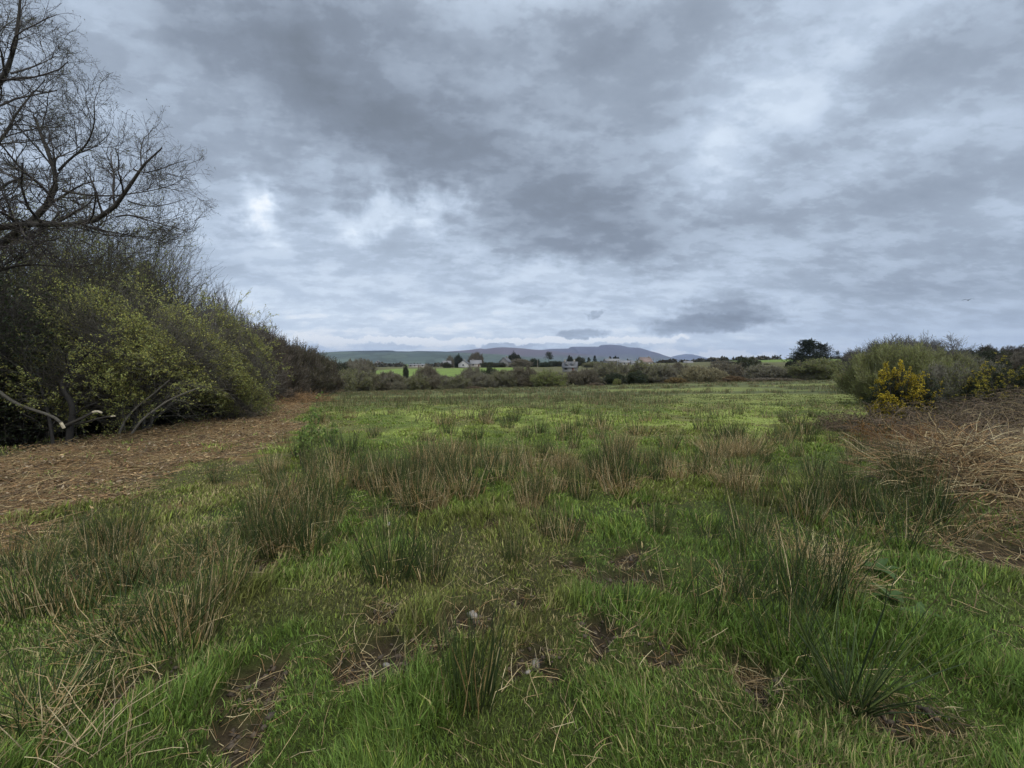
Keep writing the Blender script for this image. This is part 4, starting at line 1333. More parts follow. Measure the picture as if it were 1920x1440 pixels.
def utility_pole(label, px, top, d, arm=True, zb=None):
    x = (px - 960) / F * d
    z = zg(x, d)
    h = EYE + (HY - top) / F * d - z
    e = empty('utility_pole', (x, d, z), label, 'pole', 'poles of the far village')
    m = MB()
    m.tubes(np.array([[[0, 0, -.3], [0, 0, h * .5], [0, 0, h]]]), np.array([[.17, .15, .12]]), 8, (.20, .17, .14))
    link('mast', m.mesh('mast', M_STRAW, True), e)
    if arm:
        k = MB()
        k.box((0, -.1, h - .5), 2.2, .12, .14, 0, (.18, .15, .12))
        link('crossarm', k.mesh('crossarm', M_STRAW), e)
        for s_ in (-.95, 0, .95):
            k = MB()
            k.tubes(np.array([[[s_, -.1, h - .43], [s_, -.1, h - .3], [s_, -.1, h - .2]]]), np.array([[.05, .07, .03]]), 6, (.45, .42, .40))
            link('insulator', k.mesh('insulator', M_STRAW), e)


utility_pole('slender pale pole between the dark green garden bushes', 1008, 674, 290, False)
utility_pole('tall thin pole on the skyline below the white cloud bank', 1343, 671, 330)
utility_pole('thin pole on the skyline right of the big brown roof', 1225, 672, 380)
utility_pole('thin pole above the dark hedge near the small round bare tree', 1813, 655, 75, True)


# ------------------------------------------------------------------ far woods that read as one mass
def far_wood(name, label, spots, seed, col, leaf=1.2, n=90):
    rng = np.random.default_rng(seed)
    m = MB()
    P = []
    for (x, y, r, h) in spots:
        p = norm(rng.normal(size=(n, 3))) * rng.uniform(.55, 1.0, (n, 1))
        p[:, 2] = np.abs(p[:, 2])
        P.append(np.stack([x + p[:, 0] * r, y + p[:, 1] * r, zg(x, y) + p[:, 2] * h], 1))
    P = np.concatenate(P)
    al, sd = rng.normal(size=P.shape), rng.normal(size=P.shape)
    m.cards(P, al, np.cross(al, sd), leaf * rng.uniform(.7, 1.5, len(P)), leaf * .5, shade_var(len(P), rng, .5, 1.4))
    tag(link(name, m.mesh(name, M_LEAF), color=col), kind='stuff')


rng = np.random.default_rng(77)
spots = []
for i in range(420):
    d = rng.uniform(440, 900)
    u = rng.uniform(-1.25, .62)
    spots.append((u * d, d + 12 * np.sin(u * 30), rng.uniform(3, 7), rng.uniform(2.2, 4.6)))
for i in range(90):
    u = rng.uniform(.30, 1.3)
    d = rng.uniform(400, 560) if u > .42 else rng.uniform(560, 700)
    spots.append((u * d, d, rng.uniform(3, 6), rng.uniform(2, 4)))
far_wood('distant_wood', '', spots, 78, (.06, .055, .04), 2.2)
spots = []
for i in range(260):
    u = rng.uniform(-1.2, -.36)
    d = rng.uniform(95, 180)
    spots.append((u * d, d, rng.uniform(2.5, 5), rng.uniform(2.5, 4.5)))
for i in range(70):
    u = rng.uniform(.78, 1.5)
    d = rng.uniform(75, 130)
    spots.append((u * d, d, rng.uniform(2, 4), rng.uniform(1.6, 2.6)))
for i in range(150):
    u = rng.uniform(-.36, .75)
    d = rng.uniform(98, 150)
    x = u * d
    z = zg(x, d)
    spots.append((x, d, rng.uniform(1.5, 3), min(rng.uniform(1.5, 3.0), max(.6, EYE - 9 / F * d - z))))
far_wood('distant_scrub', '', spots, 79, (.075, .065, .045), .7)
spots = []
for i in range(60):
    y = rng.uniform(14, 70)
    x = 1.28 * y + rng.uniform(0, 12)
    spots.append((x, y, rng.uniform(1.0, 2.2), rng.uniform(.9, 2.0)))
for i in range(60):
    y = rng.uniform(-6, 60)
    x = float(wood_edge(y)) - rng.uniform(4, 16) - 1.3 * max(y, 0) * (y < 30)
    spots.append((x, y, rng.uniform(1.2, 2.6), rng.uniform(2.2, 4.5)))
far_wood('undergrowth', '', spots, 80, (.060, .060, .034), .13, 1500)

# a bird far up over the field
bd = at(1815, 563, 42)
m = MB()
pb = resample([[-.16, 0, 0], [-.08, 0, .005], [0, 0, .01], [.09, 0, .012], [.14, 0, .015], [.19, 0, .012]], [.012, .03, .045, .04, .028, .006], 10)
m.tubes(pb[0][None], pb[1][None], 8, (.05, .05, .055))
for s_ in (-1, 1):
    v = np.array([[.08, 0, .03], [-.06, 0, .03], [.12, s_ * .2, .13], [-.03, s_ * .22, .12], [.02, s_ * .44, .06], [-.02, s_ * .44, .055],
                  [.08, 0, .018], [-.06, 0, .018], [.12, s_ * .2, .12], [-.03, s_ * .22, .11], [.02, s_ * .44, .05], [-.02, s_ * .44, .045]])
    m.add(v, [[0, 1, 3, 2], [2, 3, 5, 4], [8, 9, 7, 6], [10, 11, 9, 8], [0, 2, 8, 6], [2, 4, 10, 8], [1, 7, 9, 3], [3, 9, 11, 5]], None, (.05, .05, .055))
o = link('bird', m.mesh('bird', M_STRAW, True), loc=tuple(bd), rz=.5)
tag(o, 'small dark bird gliding high over the dark hedge', 'bird')


# ------------------------------------------------------------------ grass
def density_keep(x, y, rng):
    """where short grass grows at all"""
    p = np.ones(len(x))
    lit = sst(-.4, .4, litter_edge(y) - x + (fbm(x * 1.3, y * 1.3, 51) - .5) * 3.0)
    p *= 1 - lit * (.96 - .5 * sst(.56, .68, fbm(x * 1.2 + 4, y * 1.2, 52)))
    p *= 1 - .75 * sst(-.3, .5, x - scrub_edge(y) + (fbm(x * 1.2, y * 1.2, 57) - .5) * 1.6)
    p *= 1 - .95 * sst(.25, .6, mudness(x, y))
    return rng.random(len(x)) < p


def grass(n, y0, y1, u, rng, hgt, wid, mb):
    y = np.exp(rng.uniform(np.log(y0), np.log(y1), n))
    x = rng.uniform(-u, u, n)
    wide = rng.random(n) < .22
    x = np.where(wide, np.sign(x) * (u * .95 + np.abs(x) * 1.3), x) * np.maximum(y, 1.2)
    k = density_keep(x, y, rng)
    x, y = x[k], y[k]
    n = len(x)
    z = land(x, y)
    tuss = fbm(x * 1.9, y * 1.9, 101, 3)                      # tussocks
    long_ = sst(.42, .66, tuss)
    lean = fbm(x * .9, y * .9, 103, 2) * 2 * pi * 2 + rng.normal(size=n) * np.where(rng.random(n) < .55, 2.6, .7)
    h = hgt(y) * (.40 + 1.05 * long_ * (1 - .6 * sst(.5, .62, fbm(x * .8, y * .8, 105)))) * rng.uniform(.45, 1.35, n)
    tilt = rng.uniform(.15, .75, n)
    td = np.stack([np.cos(lean) * tilt, np.sin(lean) * tilt, np.ones(n)], 1)
    side = np.stack([-np.sin(lean + rng.normal(size=n) * .8), np.cos(lean + rng.normal(size=n) * .8), np.zeros(n)], 1)
    fresh, moss, dull, straw = (.108, .175, .034), (.235, .285, .068), (.165, .158, .050), (.33, .26, .14)
    c = lerp(fresh, moss, np.clip(sst(.40, .62, fbm(x * .35, y * .35, 31)) * sst(4, 12, y) + .55 * rng.random(n) * sst(3, 9, y), 0, 1))
    c = lerp(c, dull, sst(.50, .66, fbm(x * .5 + 9, y * .5, 37)) * .8)
    c = lerp(c, (.18, .235, .042), (rng.random(n) < .12 + .24 * sst(2.5, 6, y)) * 1.0)
    c = lerp(c, (.125, .142, .048), sst(14, 27, y) * .85)
    dead = rng.random(n) < (.05 + .30 * sst(.5, .64, fbm(x * .8, y * .8, 105)) + .3 * sst(.0, .3, mudness(x, y)))
    c = lerp(c, straw, dead * rng.uniform(.5, 1, n))
    c = c * rng.uniform(.35, 1.6, (n, 1))
    mb.blades(np.stack([x, y, z - .01], 1), td, h, wid(y) * rng.uniform(.6, 1.3, n) * np.where(rng.random(n) < .07, 1.9, 1), rng.uniform(0, 1, n) ** 1.3, c * .85, c, side)


rng = np.random.default_rng(201)
mb = MB()
grass(380000, .9, 6.0, 1.45, rng, lambda y: .135 - .009 * y, lambda y: np.clip(.0020 * y, .0042, .02), mb)
grass(320000, 5.0, 34, 1.3, rng, lambda y: np.clip(.085 - .001 * y, .06, .2), lambda y: .0020 * y, mb)
tag(link('grass', mb.mesh('grass', M_GRASS)), kind='stuff')


# ------------------------------------------------------------------ bracken litter, dead stalks and thatch
def stalks(x, y, L, r, lift, colour, mb, rng, k=4, up0=.0, sides=3, zoff=.01, curv=.14):
    n = len(x)
    a = rng.random(n) * 2 * pi
    d = np.stack([np.cos(a), np.sin(a), up0 + rng.normal(size=n) * lift], 1)
    P, R = stems(np.stack([x, y, land(x, y) + zoff], 1), d, L, r, k, curv, -.02, rng, .55)
    g = land(P[:, :, 0], P[:, :, 1])
    P[:, :, 2] = np.maximum(P[:, :, 2], g + zoff * .5)
    mb.tubes(P, R, sides, colour)


def pick(cols, n, rng, lo=.6, hi=1.3):
    c = np.array(cols)[rng.integers(0, len(cols), n)]
    return c * rng.uniform(lo, hi, (n, 1))


STRAW = [(.34, .265, .14), (.27, .195, .10), (.40, .335, .20), (.21, .145, .075)]
BRACK = [(.19, .112, .050), (.25, .150, .068), (.14, .085, .042), (.31, .215, .11), (.10, .064, .038)]
rng = np.random.default_rng(203)
mb = MB()
n = 30000
y = np.exp(rng.uniform(np.log(3.2), np.log(34), n))
x = litter_edge(y) + 1.0 - rng.random(n) ** .9 * (np.maximum(litter_edge(y) - wood_edge(y), 1.5) + 1.2)
k_ = (fbm(x * .8, y * .8, 109) + (litter_edge(y) - x) * .4 > .40) & (sst(-.4, .4, litter_edge(y) - x + (fbm(x * 1.3, y * 1.3, 51) - .5) * 3.0) > rng.random(n))
x, y = x[k_], y[k_]
n = len(x)
stalks(x, y, rng.uniform(.12, .5, n), rng.uniform(.0015, .0035, n) + .00022 * y, .10, pick(BRACK + STRAW[:1], n, rng), mb, rng, zoff=.015)
# broken frond bits
n = 26000
y = np.exp(rng.uniform(np.log(3.2), np.log(30), n))
x = litter_edge(y) + .3 - rng.random(n) ** .9 * (np.maximum(litter_edge(y) - wood_edge(y), 1.5) + 2.0)
k_ = sst(-.4, .4, litter_edge(y) - x + (fbm(x * 1.3, y * 1.3, 51) - .5) * 3.0) * sst(.3, .5, fbm(x * 1.6, y * 1.6, 110)) > rng.random(n)
x, y = x[k_], y[k_]
n = len(x)
al = rng.normal(size=(n, 3)) * np.array([1, 1, .25])
mb.cards(np.stack([x, y, land(x, y) + rng.uniform(.005, .05, n)], 1), al, np.cross(al, rng.normal(size=(n, 3)) * .3 + np.array([0, 0, 1.])), rng.uniform(.02, .07, n) + .003 * y, rng.uniform(.006, .016, n) + .0008 * y,
         pick(BRACK + [(.24, .19, .13), (.09, .085, .03)], n, rng))
tag(link('bracken_litter', mb.mesh('bracken_litter', M_STRAW)), kind='stuff')

mb = MB()
# thatch round the trampled spots
for (a, b, rx, ry) in MUD:
    n = int(110 * min(1.4, max(.5, rx * 3)))
    t = rng.random(n) * 2 * pi
    q = rng.uniform(.35, 1.35, n)
    x, y = a + np.cos(t) * rx * q, b + np.sin(t) * ry * q
    stalks(x, y, rng.uniform(.04, .20, n), rng.uniform(.0012, .0024, n), .22, pick(STRAW + BRACK[:2] + [(.10, .075, .05)], n, rng), mb, rng)
# single dead stalks lying and leaning in the field
n = 2600
y = np.exp(rng.uniform(np.log(1.5), np.log(24), n))
x = rng.uniform(-1.25, 1.25, n) * y
k_ = (x > litter_edge(y)) & ((fbm(x * .7, y * .7, 111) > .53) | (rng.random(n) < .08))
x, y = x[k_], y[k_]
n = len(x)
stalks(x, y, rng.uniform(.06, .15, n) + .022 * np.minimum(y, 12), rng.uniform(.0010, .0024, n) + .0002 * y, .35, pick(STRAW, n, rng), mb, rng, k=5, up0=.3)
# lying stalks, heavier on the right hand bank
n = 3200
y = np.exp(rng.uniform(np.log(3.0), np.log(18), n))
x = scrub_edge(y) - .35 + rng.random(n) * (1.2 + .9 * y)
k_ = (fbm(x * .9, y * .9, 113) > .42)
x, y = x[k_], y[k_]
n = len(x)
stalks(x, y, rng.uniform(.12, .5, n), rng.uniform(.0014, .0036, n) + .0002 * y, .28, pick(STRAW + BRACK, n, rng), mb, rng, k=5, up0=.2, curv=.2)
tag(link('dead_stalks', mb.mesh('dead_stalks', M_STRAW)), kind='stuff')

# small clods on the trampled spots
mb = MB()
pts, C = [], []
for (a, b, rx, ry) in MUD:
    n = int(110 * min(2.0, max(.5, rx * 5)))
    t = rng.random(n) * 2 * pi
    q = np.sqrt(rng.random(n)) * .95
    pts.append(np.stack([a + np.cos(t) * rx * q, b + np.sin(t) * ry * q], 1))
pts = np.concatenate(pts)
ico = np.array([[0, 0, 1], [.9, 0, .45], [.28, .85, .45], [-.72, .53, .45], [-.72, -.53, .45], [.28, -.85, .45], [0, 0, -.6]])
f_ = [[0, 1, 2], [0, 2, 3], [0, 3, 4], [0, 4, 5], [0, 5, 1], [6, 2, 1], [6, 3, 2], [6, 4, 3], [6, 5, 4], [6, 1, 5]]
for (a, b) in pts:
    s_ = .004 + .018 * rng.random() ** 3
    V = ico * rng.uniform(.6, 1.4, (7, 1)) * s_ * rng.uniform(.7, 1.3, 3)
    mb.add(V + np.array([a, b, zg(a, b) + s_ * .1]), None, f_, np.array([.052, .038, .026]) * rng.uniform(.6, 1.5))
tag(link('mud', mb.mesh('mud', M_STRAW)), kind='stuff')


# ------------------------------------------------------------------ rushes
GREEN = [(.034, .052, .018), (.050, .076, .022), (.085, .108, .032), (.026, .042, .016)]
TAN = [(.37, .265, .12), (.44, .335, .18), (.27, .18, .08), (.50, .41, .24)]


def rush_mesh(seed, n, h, r0, spread, dead, bend=.05, thick=.0022, curl=.0, k=5, tipdead=.5, kinks=.06):
    rg = np.random.default_rng(seed)
    a = rg.random(n) * 2 * pi
    rr_ = np.sqrt(rg.random(n))
    base = np.stack([np.cos(a) * rr_ * r0, np.sin(a) * rr_ * r0, np.full(n, -.03)], 1)
    tl = spread * (rr_ * .7 + rg.random(n) * .5)
    a2 = a + rg.normal(size=n) * .6
    d = np.stack([np.cos(a2) * tl, np.sin(a2) * tl, np.ones(n)], 1)
    isd = rg.random(n) < dead
    L = h * rg.uniform(.5, 1.1, n) * np.where(isd, rg.uniform(.5, 1.0, n), 1)
    P, R = stems(base, d, L, thick * rg.uniform(.7, 1.25, n), k, bend, -.02 - curl, rg, .35)
    # some dead stems are snapped over
    sn = isd & (rg.random(n) < kinks * 6)
    if sn.any():
        b_ = rg.normal(size=(int(sn.sum()), 3)) * np.array([1, 1, .35])
        P[sn, -2:] = P[sn, -3][:, None] + norm(b_)[:, None] * (np.array([.5, 1.])[None, :, None]) * (L[sn] * .4)[:, None, None]
    cg = pick(GREEN, n, rg, .7, 1.4)
    cd = pick(TAN, n, rg, .6, 1.25)
    c = np.where(isd[:, None], cd, cg)
    C = np.repeat(c[:, None, :], k, 1)
    td = (rg.random(n) < tipdead)[:, None]
    C[:, -1] = np.where(td, C[:, -1] * .4 + np.array([.17, .11, .06]) * .6, C[:, -1])
    C[:, 0] = C[:, 0] * .75 + np.array([.05, .035, .02]) * .25
    m_ = MB()
    m_.tubes(P, R, 3, C)
    return m_.mesh('rush_tuft', M_RUSH)


RM = {
    'green': [rush_mesh(300 + i, 90, .50, .10, .30, .14, thick=.0028) for i in range(5)],
    'mixed': [rush_mesh(310 + i, 105, .50, .13, .36, .42, thick=.0029) for i in range(5)],
    'brown': [rush_mesh(320 + i, 120, .46, .15, .44, .82, thick=.0030, bend=.08) for i in range(4)],
    'sparse': [rush_mesh(330 + i, 34, .62, .12, .40, .16, thick=.0030, bend=.04) for i in range(5)],
    'arch': [rush_mesh(336 + i, 30, .66, .05, .75, .05, thick=.0042, bend=.05, curl=.02, k=7, tipdead=.2) for i in range(2)],
    'messy': [rush_mesh(340 + i, 80, .50, .16, .7, .50, thick=.0028, bend=.12, curl=.05, kinks=.12) for i in range(4)],
    # farther tufts: stouter and fewer stems
    'fgreen': [rush_mesh(350 + i, 80, .46, .20, .40, .14, thick=.0050, k=4) for i in range(5)],
    'fbrown': [rush_mesh(360 + i, 90, .46, .22, .45, .60, thick=.0050, k=4) for i in range(4)],
}
RC = [0]
rr = random.Random(5)


def rush(px, py, kind, s, label, group, w=1.0, pos=None):
    p = ground_at(px, py) if pos is None else pos
    RC[0] += 1
    me_ = RM[kind][RC[0] % len(RM[kind])]
    o_ = bpy.data.objects.new('rush_tuft', me_)
    COL.objects.link(o_)
    o_.location = (p[0], p[1], p[2])
    o_.rotation_euler = (0, 0, rr.random() * 6.28)
    o_.scale = (s * w, s * w, s)
    return tag(o_, label, 'rush', group)


RGP = 'rush tufts scattered over the field'
# base pixel, kind, size, width factor, label
for (px, py, kd, s, wf, lab) in [
    (886, 1312, 'green', 1.18, .95, 'upright dark green rush tuft with yellow stems inside, standing alone before the muddy hollows'),
    (735, 1082, 'green', 1.1, 1.5, 'wide loose dark green rush tuft beside the small white scrap'),
    (805, 1085, 'green', .95, 1.2, 'dark green rush tuft touching the wide loose tuft near the white scrap'),
    (962, 1055, 'green', .80, .9, 'compact dark green rush tuft between the two bare mud patches'),
    (1062, 1015, 'mixed', .85, 1.2, 'grey green rush tuft behind the line of dark mud patches'),
    (1025, 1000, 'mixed', .8, 1.0, 'rush tuft with straw tips next to the grey green one behind the mud patches'),
    (1235, 1000, 'green', .8, 1.1, 'low green rush tuft beside the lone mud patch on open turf'),
    (1330, 1010, 'sparse', .75, 1.2, 'thin spaced green rush stems on bright turf in front of the brown dome tussock'),
    (1405, 1040, 'sparse', .85, 1.2, 'tall thin green rush stems left of the pale dead tussock'),
    (1475, 1090, 'sparse', .85, 1.3, 'green rush stems growing up through the pale dead tussock'),
    (1580, 1330, 'arch', 1.0, 1.0, 'dark arching rush stems bending far over the short turf, boldest near the dark hollow'),
    (1610, 1325, 'arch', .85, 1.2, 'second set of dark arching rush stems beside the dark hollow'),
    (1480, 1235, 'sparse', .9, 1.2, 'thin dark rush stems above the tuft of grey dead grass'),
    (1330, 1160, 'sparse', .80, 1.3, 'thin dark rush stems among lying straw near the poached ground'),
    (1250, 1120, 'sparse', .75, 1.3, 'short thin rush stems at the edge of the poached ground'),
    (1165, 1140, 'sparse', .70, 1.2, 'few dark rush stems left of the poached ground with lying straw'),
    (1700, 985, 'messy', .95, 1.3, 'messy dark green rushes leaning in front of the bracken heap'),
    (1620, 1000, 'messy', .9, 1.2, 'tangled rushes with straw between pale tussock and bracken heap'),
    (1780, 1010, 'messy', .9, 1.3, 'tangled rushes lying against the foot of the bracken heap'),
    (1850, 990, 'messy', .8, 1.2, 'flattened straw rushes under the right end of the bracken heap'),
    (1545, 960, 'mixed', .9, 1.0, 'rush tuft with tall rusty stems behind the pale dead tussock'),
    (1500, 945, 'sparse', .9, 1.2, 'straight green rush stems behind the rusty stemmed tuft'),
    (800, 955, 'brown', 1.25, 1.1, 'tan coloured dead rush tuft, palest in the middle of the rush band'),
    (870, 935, 'brown', 1.06, 1.0, 'brown rush tuft right of the palest tan tuft'),
    (720, 925, 'mixed', 1.31, 1.1, 'tall dark rush tuft left of the palest tan tuft'),
    (830, 890, 'brown', 1.31, 1.1, 'tall tan topped rush tuft behind the palest tan tuft'),
    (940, 905, 'mixed', 1.25, 1.2, 'dark rush tuft leaning to the gap in the middle of the band'),
    (1000, 885, 'brown', 1.38, 1.1, 'tall brown rush tuft right of the gap in the rush band'),
    (1055, 875, 'brown', 1.38, 1.1, 'highest brown rush tuft of the band, beside the grey green ones'),
    (1035, 920, 'brown', 1.19, 1.0, 'brown rush tuft with pale stems in front of the highest brown one'),
    (1130, 905, 'green', 1.31, 1.3, 'broad blue green rush tuft right of the highest brown one'),
    (1175, 920, 'green', 1.25, 1.2, 'blue green rush tuft at the front right of the broad one'),
    (1160, 865, 'mixed', 1.31, 1.1, 'dark topped rush tuft behind the broad blue green one'),
    (1265, 900, 'brown', 1.31, .9, 'straw coloured narrow rush tuft in front of the brown dome tussock'),
    (655, 850, 'fgreen', 1.0, 1.2, 'dark low rush tuft alone on bright turf near the leafy weeds'),
    (1132, 808, 'fbrown', 1.15, 1.0, 'dark brown rush tuft standing on the bright mossy turf'),
    (1200, 815, 'fbrown', 1.1, 1.4, 'wide dark brown rush tuft on the bright mossy turf'),
    (1010, 812, 'fgreen', 1.0, .9, 'small dark rush tuft on bright turf in front of the mossy band'),
    (1066, 820, 'fbrown', 1.2, 1.0, 'tall brown rush tuft between the small dark and the dark brown ones'),
    (1078, 775, 'fgreen', 1.0, .7, 'single small dark rush tuft in the bright mossy band'),
    (960, 790, 'fgreen', 1.0, 1.2, 'dark rush tuft at the left end of the bright mossy band'),
    (915, 780, 'fgreen', 1.0, 1.2, 'dark rush tuft behind the left end of the mossy band'),
    (420, 1115, 'mixed', 1.0, 1.0, 'dark reddish rush tuft above the trampled path left of the open turf'),
    (350, 1205, 'mixed', 1.05, 1.1, 'full dark rush tuft with tan stems beside the brown thatch'),
    (300, 1195, 'messy', 1.05, 1.1, 'drooping rush tuft with long straw stems beside the full dark tuft'),
    (195, 1200, 'messy', 1.0, 1.2, 'sprawling rush tuft with lying straw behind the pale lush grass'),
    (60, 1150, 'mixed', 1.0, 1.2, 'dark rush tuft at the lower end of the bracken strip'),
    (330, 1080, 'messy', 1.0, 1.2, 'tangled olive rush tuft behind the full dark tuft'),
    (230, 1090, 'messy', .95, 1.2, 'tangled olive rush tuft below the pale litter patch'),
    (485, 975, 'green', 1.0, 1.0, 'dark green rush tuft near the end of the litter strip border'),
    (560, 960, 'mixed', 1.0, 1.1, 'dark rush tuft left end of the thick rush band'),
    (30, 1380, 'messy', .95, 1.2, 'coarse grassy rush tuft beside the long pale dead stalks'),
    (120, 1330, 'messy', .85, 1.2, 'coarse grassy rush tuft behind the long pale dead stalks'),
    (565, 1150, 'sparse', .42, .4, 'two thin straight rush stems alone on the smooth turf'),
    (405, 905, 'green', .8, .9, 'green rush tuft standing on the border of the bracken litter'),
    (530, 830, 'fbrown', .8, .8, 'pale brown rush tuft at the tip of the bracken litter tongue'),
]:
    rush(px, py, kd, s, lab, RGP, wf)

# the big brown dome of dead rush, a group of tufts grown together
me_ = rush_mesh(401, 520, .62, .50, .8, .88, thick=.0034, bend=.1, kinks=.05)
p = ground_at(1378, 852)
o_ = link('rush_tussock', me_, loc=tuple(p), scale=(1.1, .75, .95))
tag(o_, 'broad brown dome of dead rush, largest tussock on the open turf', 'rush', RGP)
# pale dead grass tussock
me_ = rush_mesh(402, 420, .34, .16, 1.1, 1.0, thick=.0014, bend=.25, curl=.1, kinks=.1)
for at_, s_, lab in (((1545, 1068), 1.75, 'pale grey tussock of dead curled grass with rushes growing through it'), ((1418, 1275), .55, 'small tuft of grey dead grass low in the lush turf')):
    p = ground_at(*at_)
    tag(link('dead_grass_tussock', me_, loc=tuple(p), scale=(s_, s_, s_)), lab, 'dead grass')
# long pale stalks at the near corner
rg = np.random.default_rng(404)
m_ = MB()
n = 26
p = ground_at(135, 1425)
d = np.stack([rg.normal(size=n) * .8 + .1, rg.normal(size=n) * .5 + .2, rg.uniform(.3, 1.1, n)], 1)
P, R = stems(np.stack([rg.normal(size=n) * .10, rg.normal(size=n) * .07, np.full(n, -.02)], 1), d, rg.uniform(.18, .36, n), .0026, 6, .10, -.07, rg, .5)
m_.tubes(P, R, 4, pick([(.36, .29, .18), (.30, .23, .13)], n, rg))
tag(link('dead_stalk_clump', m_.mesh('dead_stalk_clump', M_STRAW), loc=tuple(p)), 'clump of long pale bent dead stalks among coarse grass', 'dead grass')

# the other tufts of the near and middle field, thickest where the photo shows them
ZONES = [  # px, py, half width, half height, number, kinds, size, label
    (760, 905, 230, 48, 44, ('mixed', 'mixed', 'green', 'brown'), 1.15, 'rush tuft crowded into the dark band across the middle of the field'),
    (1120, 885, 250, 48, 37, ('mixed', 'green', 'brown'), 1.12, 'rush tuft crowded into the band right of its middle gap'),
    (560, 985, 150, 60, 19, ('green', 'mixed', 'messy'), .9, 'dark rush tuft between the trampled path and the litter strip'),
    (250, 1110, 220, 90, 17, ('messy', 'mixed'), .85, 'untidy olive rush tuft below the bracken litter strip'),
    (1580, 910, 170, 60, 24, ('green', 'mixed', 'sparse'), .8, 'green rush tuft on the turf before the bracken bank'),
    (1560, 1060, 170, 110, 17, ('sparse', 'sparse', 'messy', 'mixed'), 1.0, 'thin rush stems on the near turf before the bracken bank'),
    (1700, 930, 110, 50, 14, ('green', 'mixed', 'messy'), .8, 'rush tuft growing through the dead bracken of the bank'),
    (1660, 840, 90, 30, 12, ('green', 'fgreen', 'mixed'), .85, 'dark rush tuft at the edge of the brambles'),
    (1530, 800, 210, 35, 20, ('fgreen', 'fgreen', 'fbrown'), .95, 'dark rush tuft in the shaded corner below the gorse'),
    (860, 805, 240, 28, 22, ('fgreen', 'fbrown'), .9, 'dark rush tuft dotted over the bright middle turf'),
    (1330, 800, 160, 26, 10, ('fgreen', 'fbrown'), .9, 'rush tuft dotted over the turf behind the brown dome tussock'),
]
rg = np.random.default_rng(405)
for (cx_, cy_, hw_, hh_, num, kinds, s_, lab) in ZONES:
    for i in range(num):
        px = cx_ + np.clip(rg.normal(), -1.8, 1.8) * hw_ * .6
        py = cy_ + np.clip(rg.normal(), -1.8, 1.8) * hh_ * .6
        p = ground_at(px, py)
        if p[0] < litter_edge(p[1]) - .2 or p[0] > scrub_edge(p[1]) + (1.6 if 'brack' in lab or 'bramb' in lab else .3) or float(mudness(np.array([p[0]]), np.array([p[1]]))[0]) > .3:
            continue
        rush(0, 0, kinds[rg.integers(0, len(kinds))], s_ * rg.uniform(.75, 1.15), lab, RGP, rg.uniform(.8, 1.3), pos=p)

# beyond those the rushes close up into one cover
rng = np.random.default_rng(407)
mb = MB()
n = 5200
y = np.exp(rng.uniform(np.log(14), np.log(80), n))
x = rng.uniform(-.62, 1.0, n) * y
gap = fbm(x * .05, y * .16, 41, 3)
k_ = (x > litter_edge(y) + .5) & (x < scrub_edge(y) - .3) & (rng.random(n) < np.where(gap > .52, .10, .8) * (.16 + .84 * sst(18, 36, y)))
x, y = x[k_], y[k_]
ns = 16
X = np.repeat(x, ns) + rng.normal(size=len(x) * ns) * .22
Y = np.repeat(y, ns) + rng.normal(size=len(x) * ns) * .22
N_ = len(X)
d = np.stack([rng.normal(size=N_) * .25, rng.normal(size=N_) * .25, np.ones(N_)], 1)
P, R = stems(np.stack([X, Y, land(X, Y) - .02], 1), d, rng.uniform(.16, .38, N_), .0035 + .0003 * Y, 3, .06, -.02, rng, .4)
c = np.where((rng.random(N_) < .35)[:, None], pick([(.22, .17, .09), (.16, .12, .07)], N_, rng), pick([(.07, .09, .035), (.09, .105, .042)], N_, rng))
mb.tubes(P, R, 3, c)
tag(link('rushes', mb.mesh('rushes', M_RUSH)), kind='stuff')


# ------------------------------------------------------------------ bracken heap and brambles on the bank
def heap(name, label, cat, cx_, cy_, rx, ry, n, L, r, cols, seed, lift, top=.0, k=6, dirx=None, curv=.16):
    rg = np.random.default_rng(seed)
    a = rg.random(n) * 2 * pi
    q = np.sqrt(rg.random(n))
    x, y = np.cos(a) * q * rx, np.sin(a) * q * ry
    hh = top * np.clip(1 - q ** 2, 0, 1) * rg.random(n)
    z = land(cx_ + x, cy_ + y) + hh
    b = rg.random(n) * 2 * pi if dirx is None else dirx + rg.normal(size=n) * .7 + pi * (rg.random(n) < .5)
    d = np.stack([np.cos(b), np.sin(b), np.abs(rg.normal(size=n)) * lift], 1)
    P, R = stems(np.stack([x, y, z], 1), d, rg.uniform(.4, 1.0, n) * L, r * rg.uniform(.5, 1.0, n) * np.where(rg.random(n) < .3, 1.7, .9), k, curv, -.10, rg, .5)
    g = land(cx_ + P[:, :, 0], cy_ + P[:, :, 1])
    P[:, :, 2] = np.maximum(P[:, :, 2], g + .01 + rg.random((n, 1)) * .05)
    z0_ = zg(cx_, cy_)
    P[:, :, 2] -= z0_
    m_ = MB()
    m_.tubes(P, R, 4, pick(cols, n, rg))
    return tag(link(name, m_.mesh(name, M_STRAW), loc=(cx_, cy_, z0_)), label, cat)


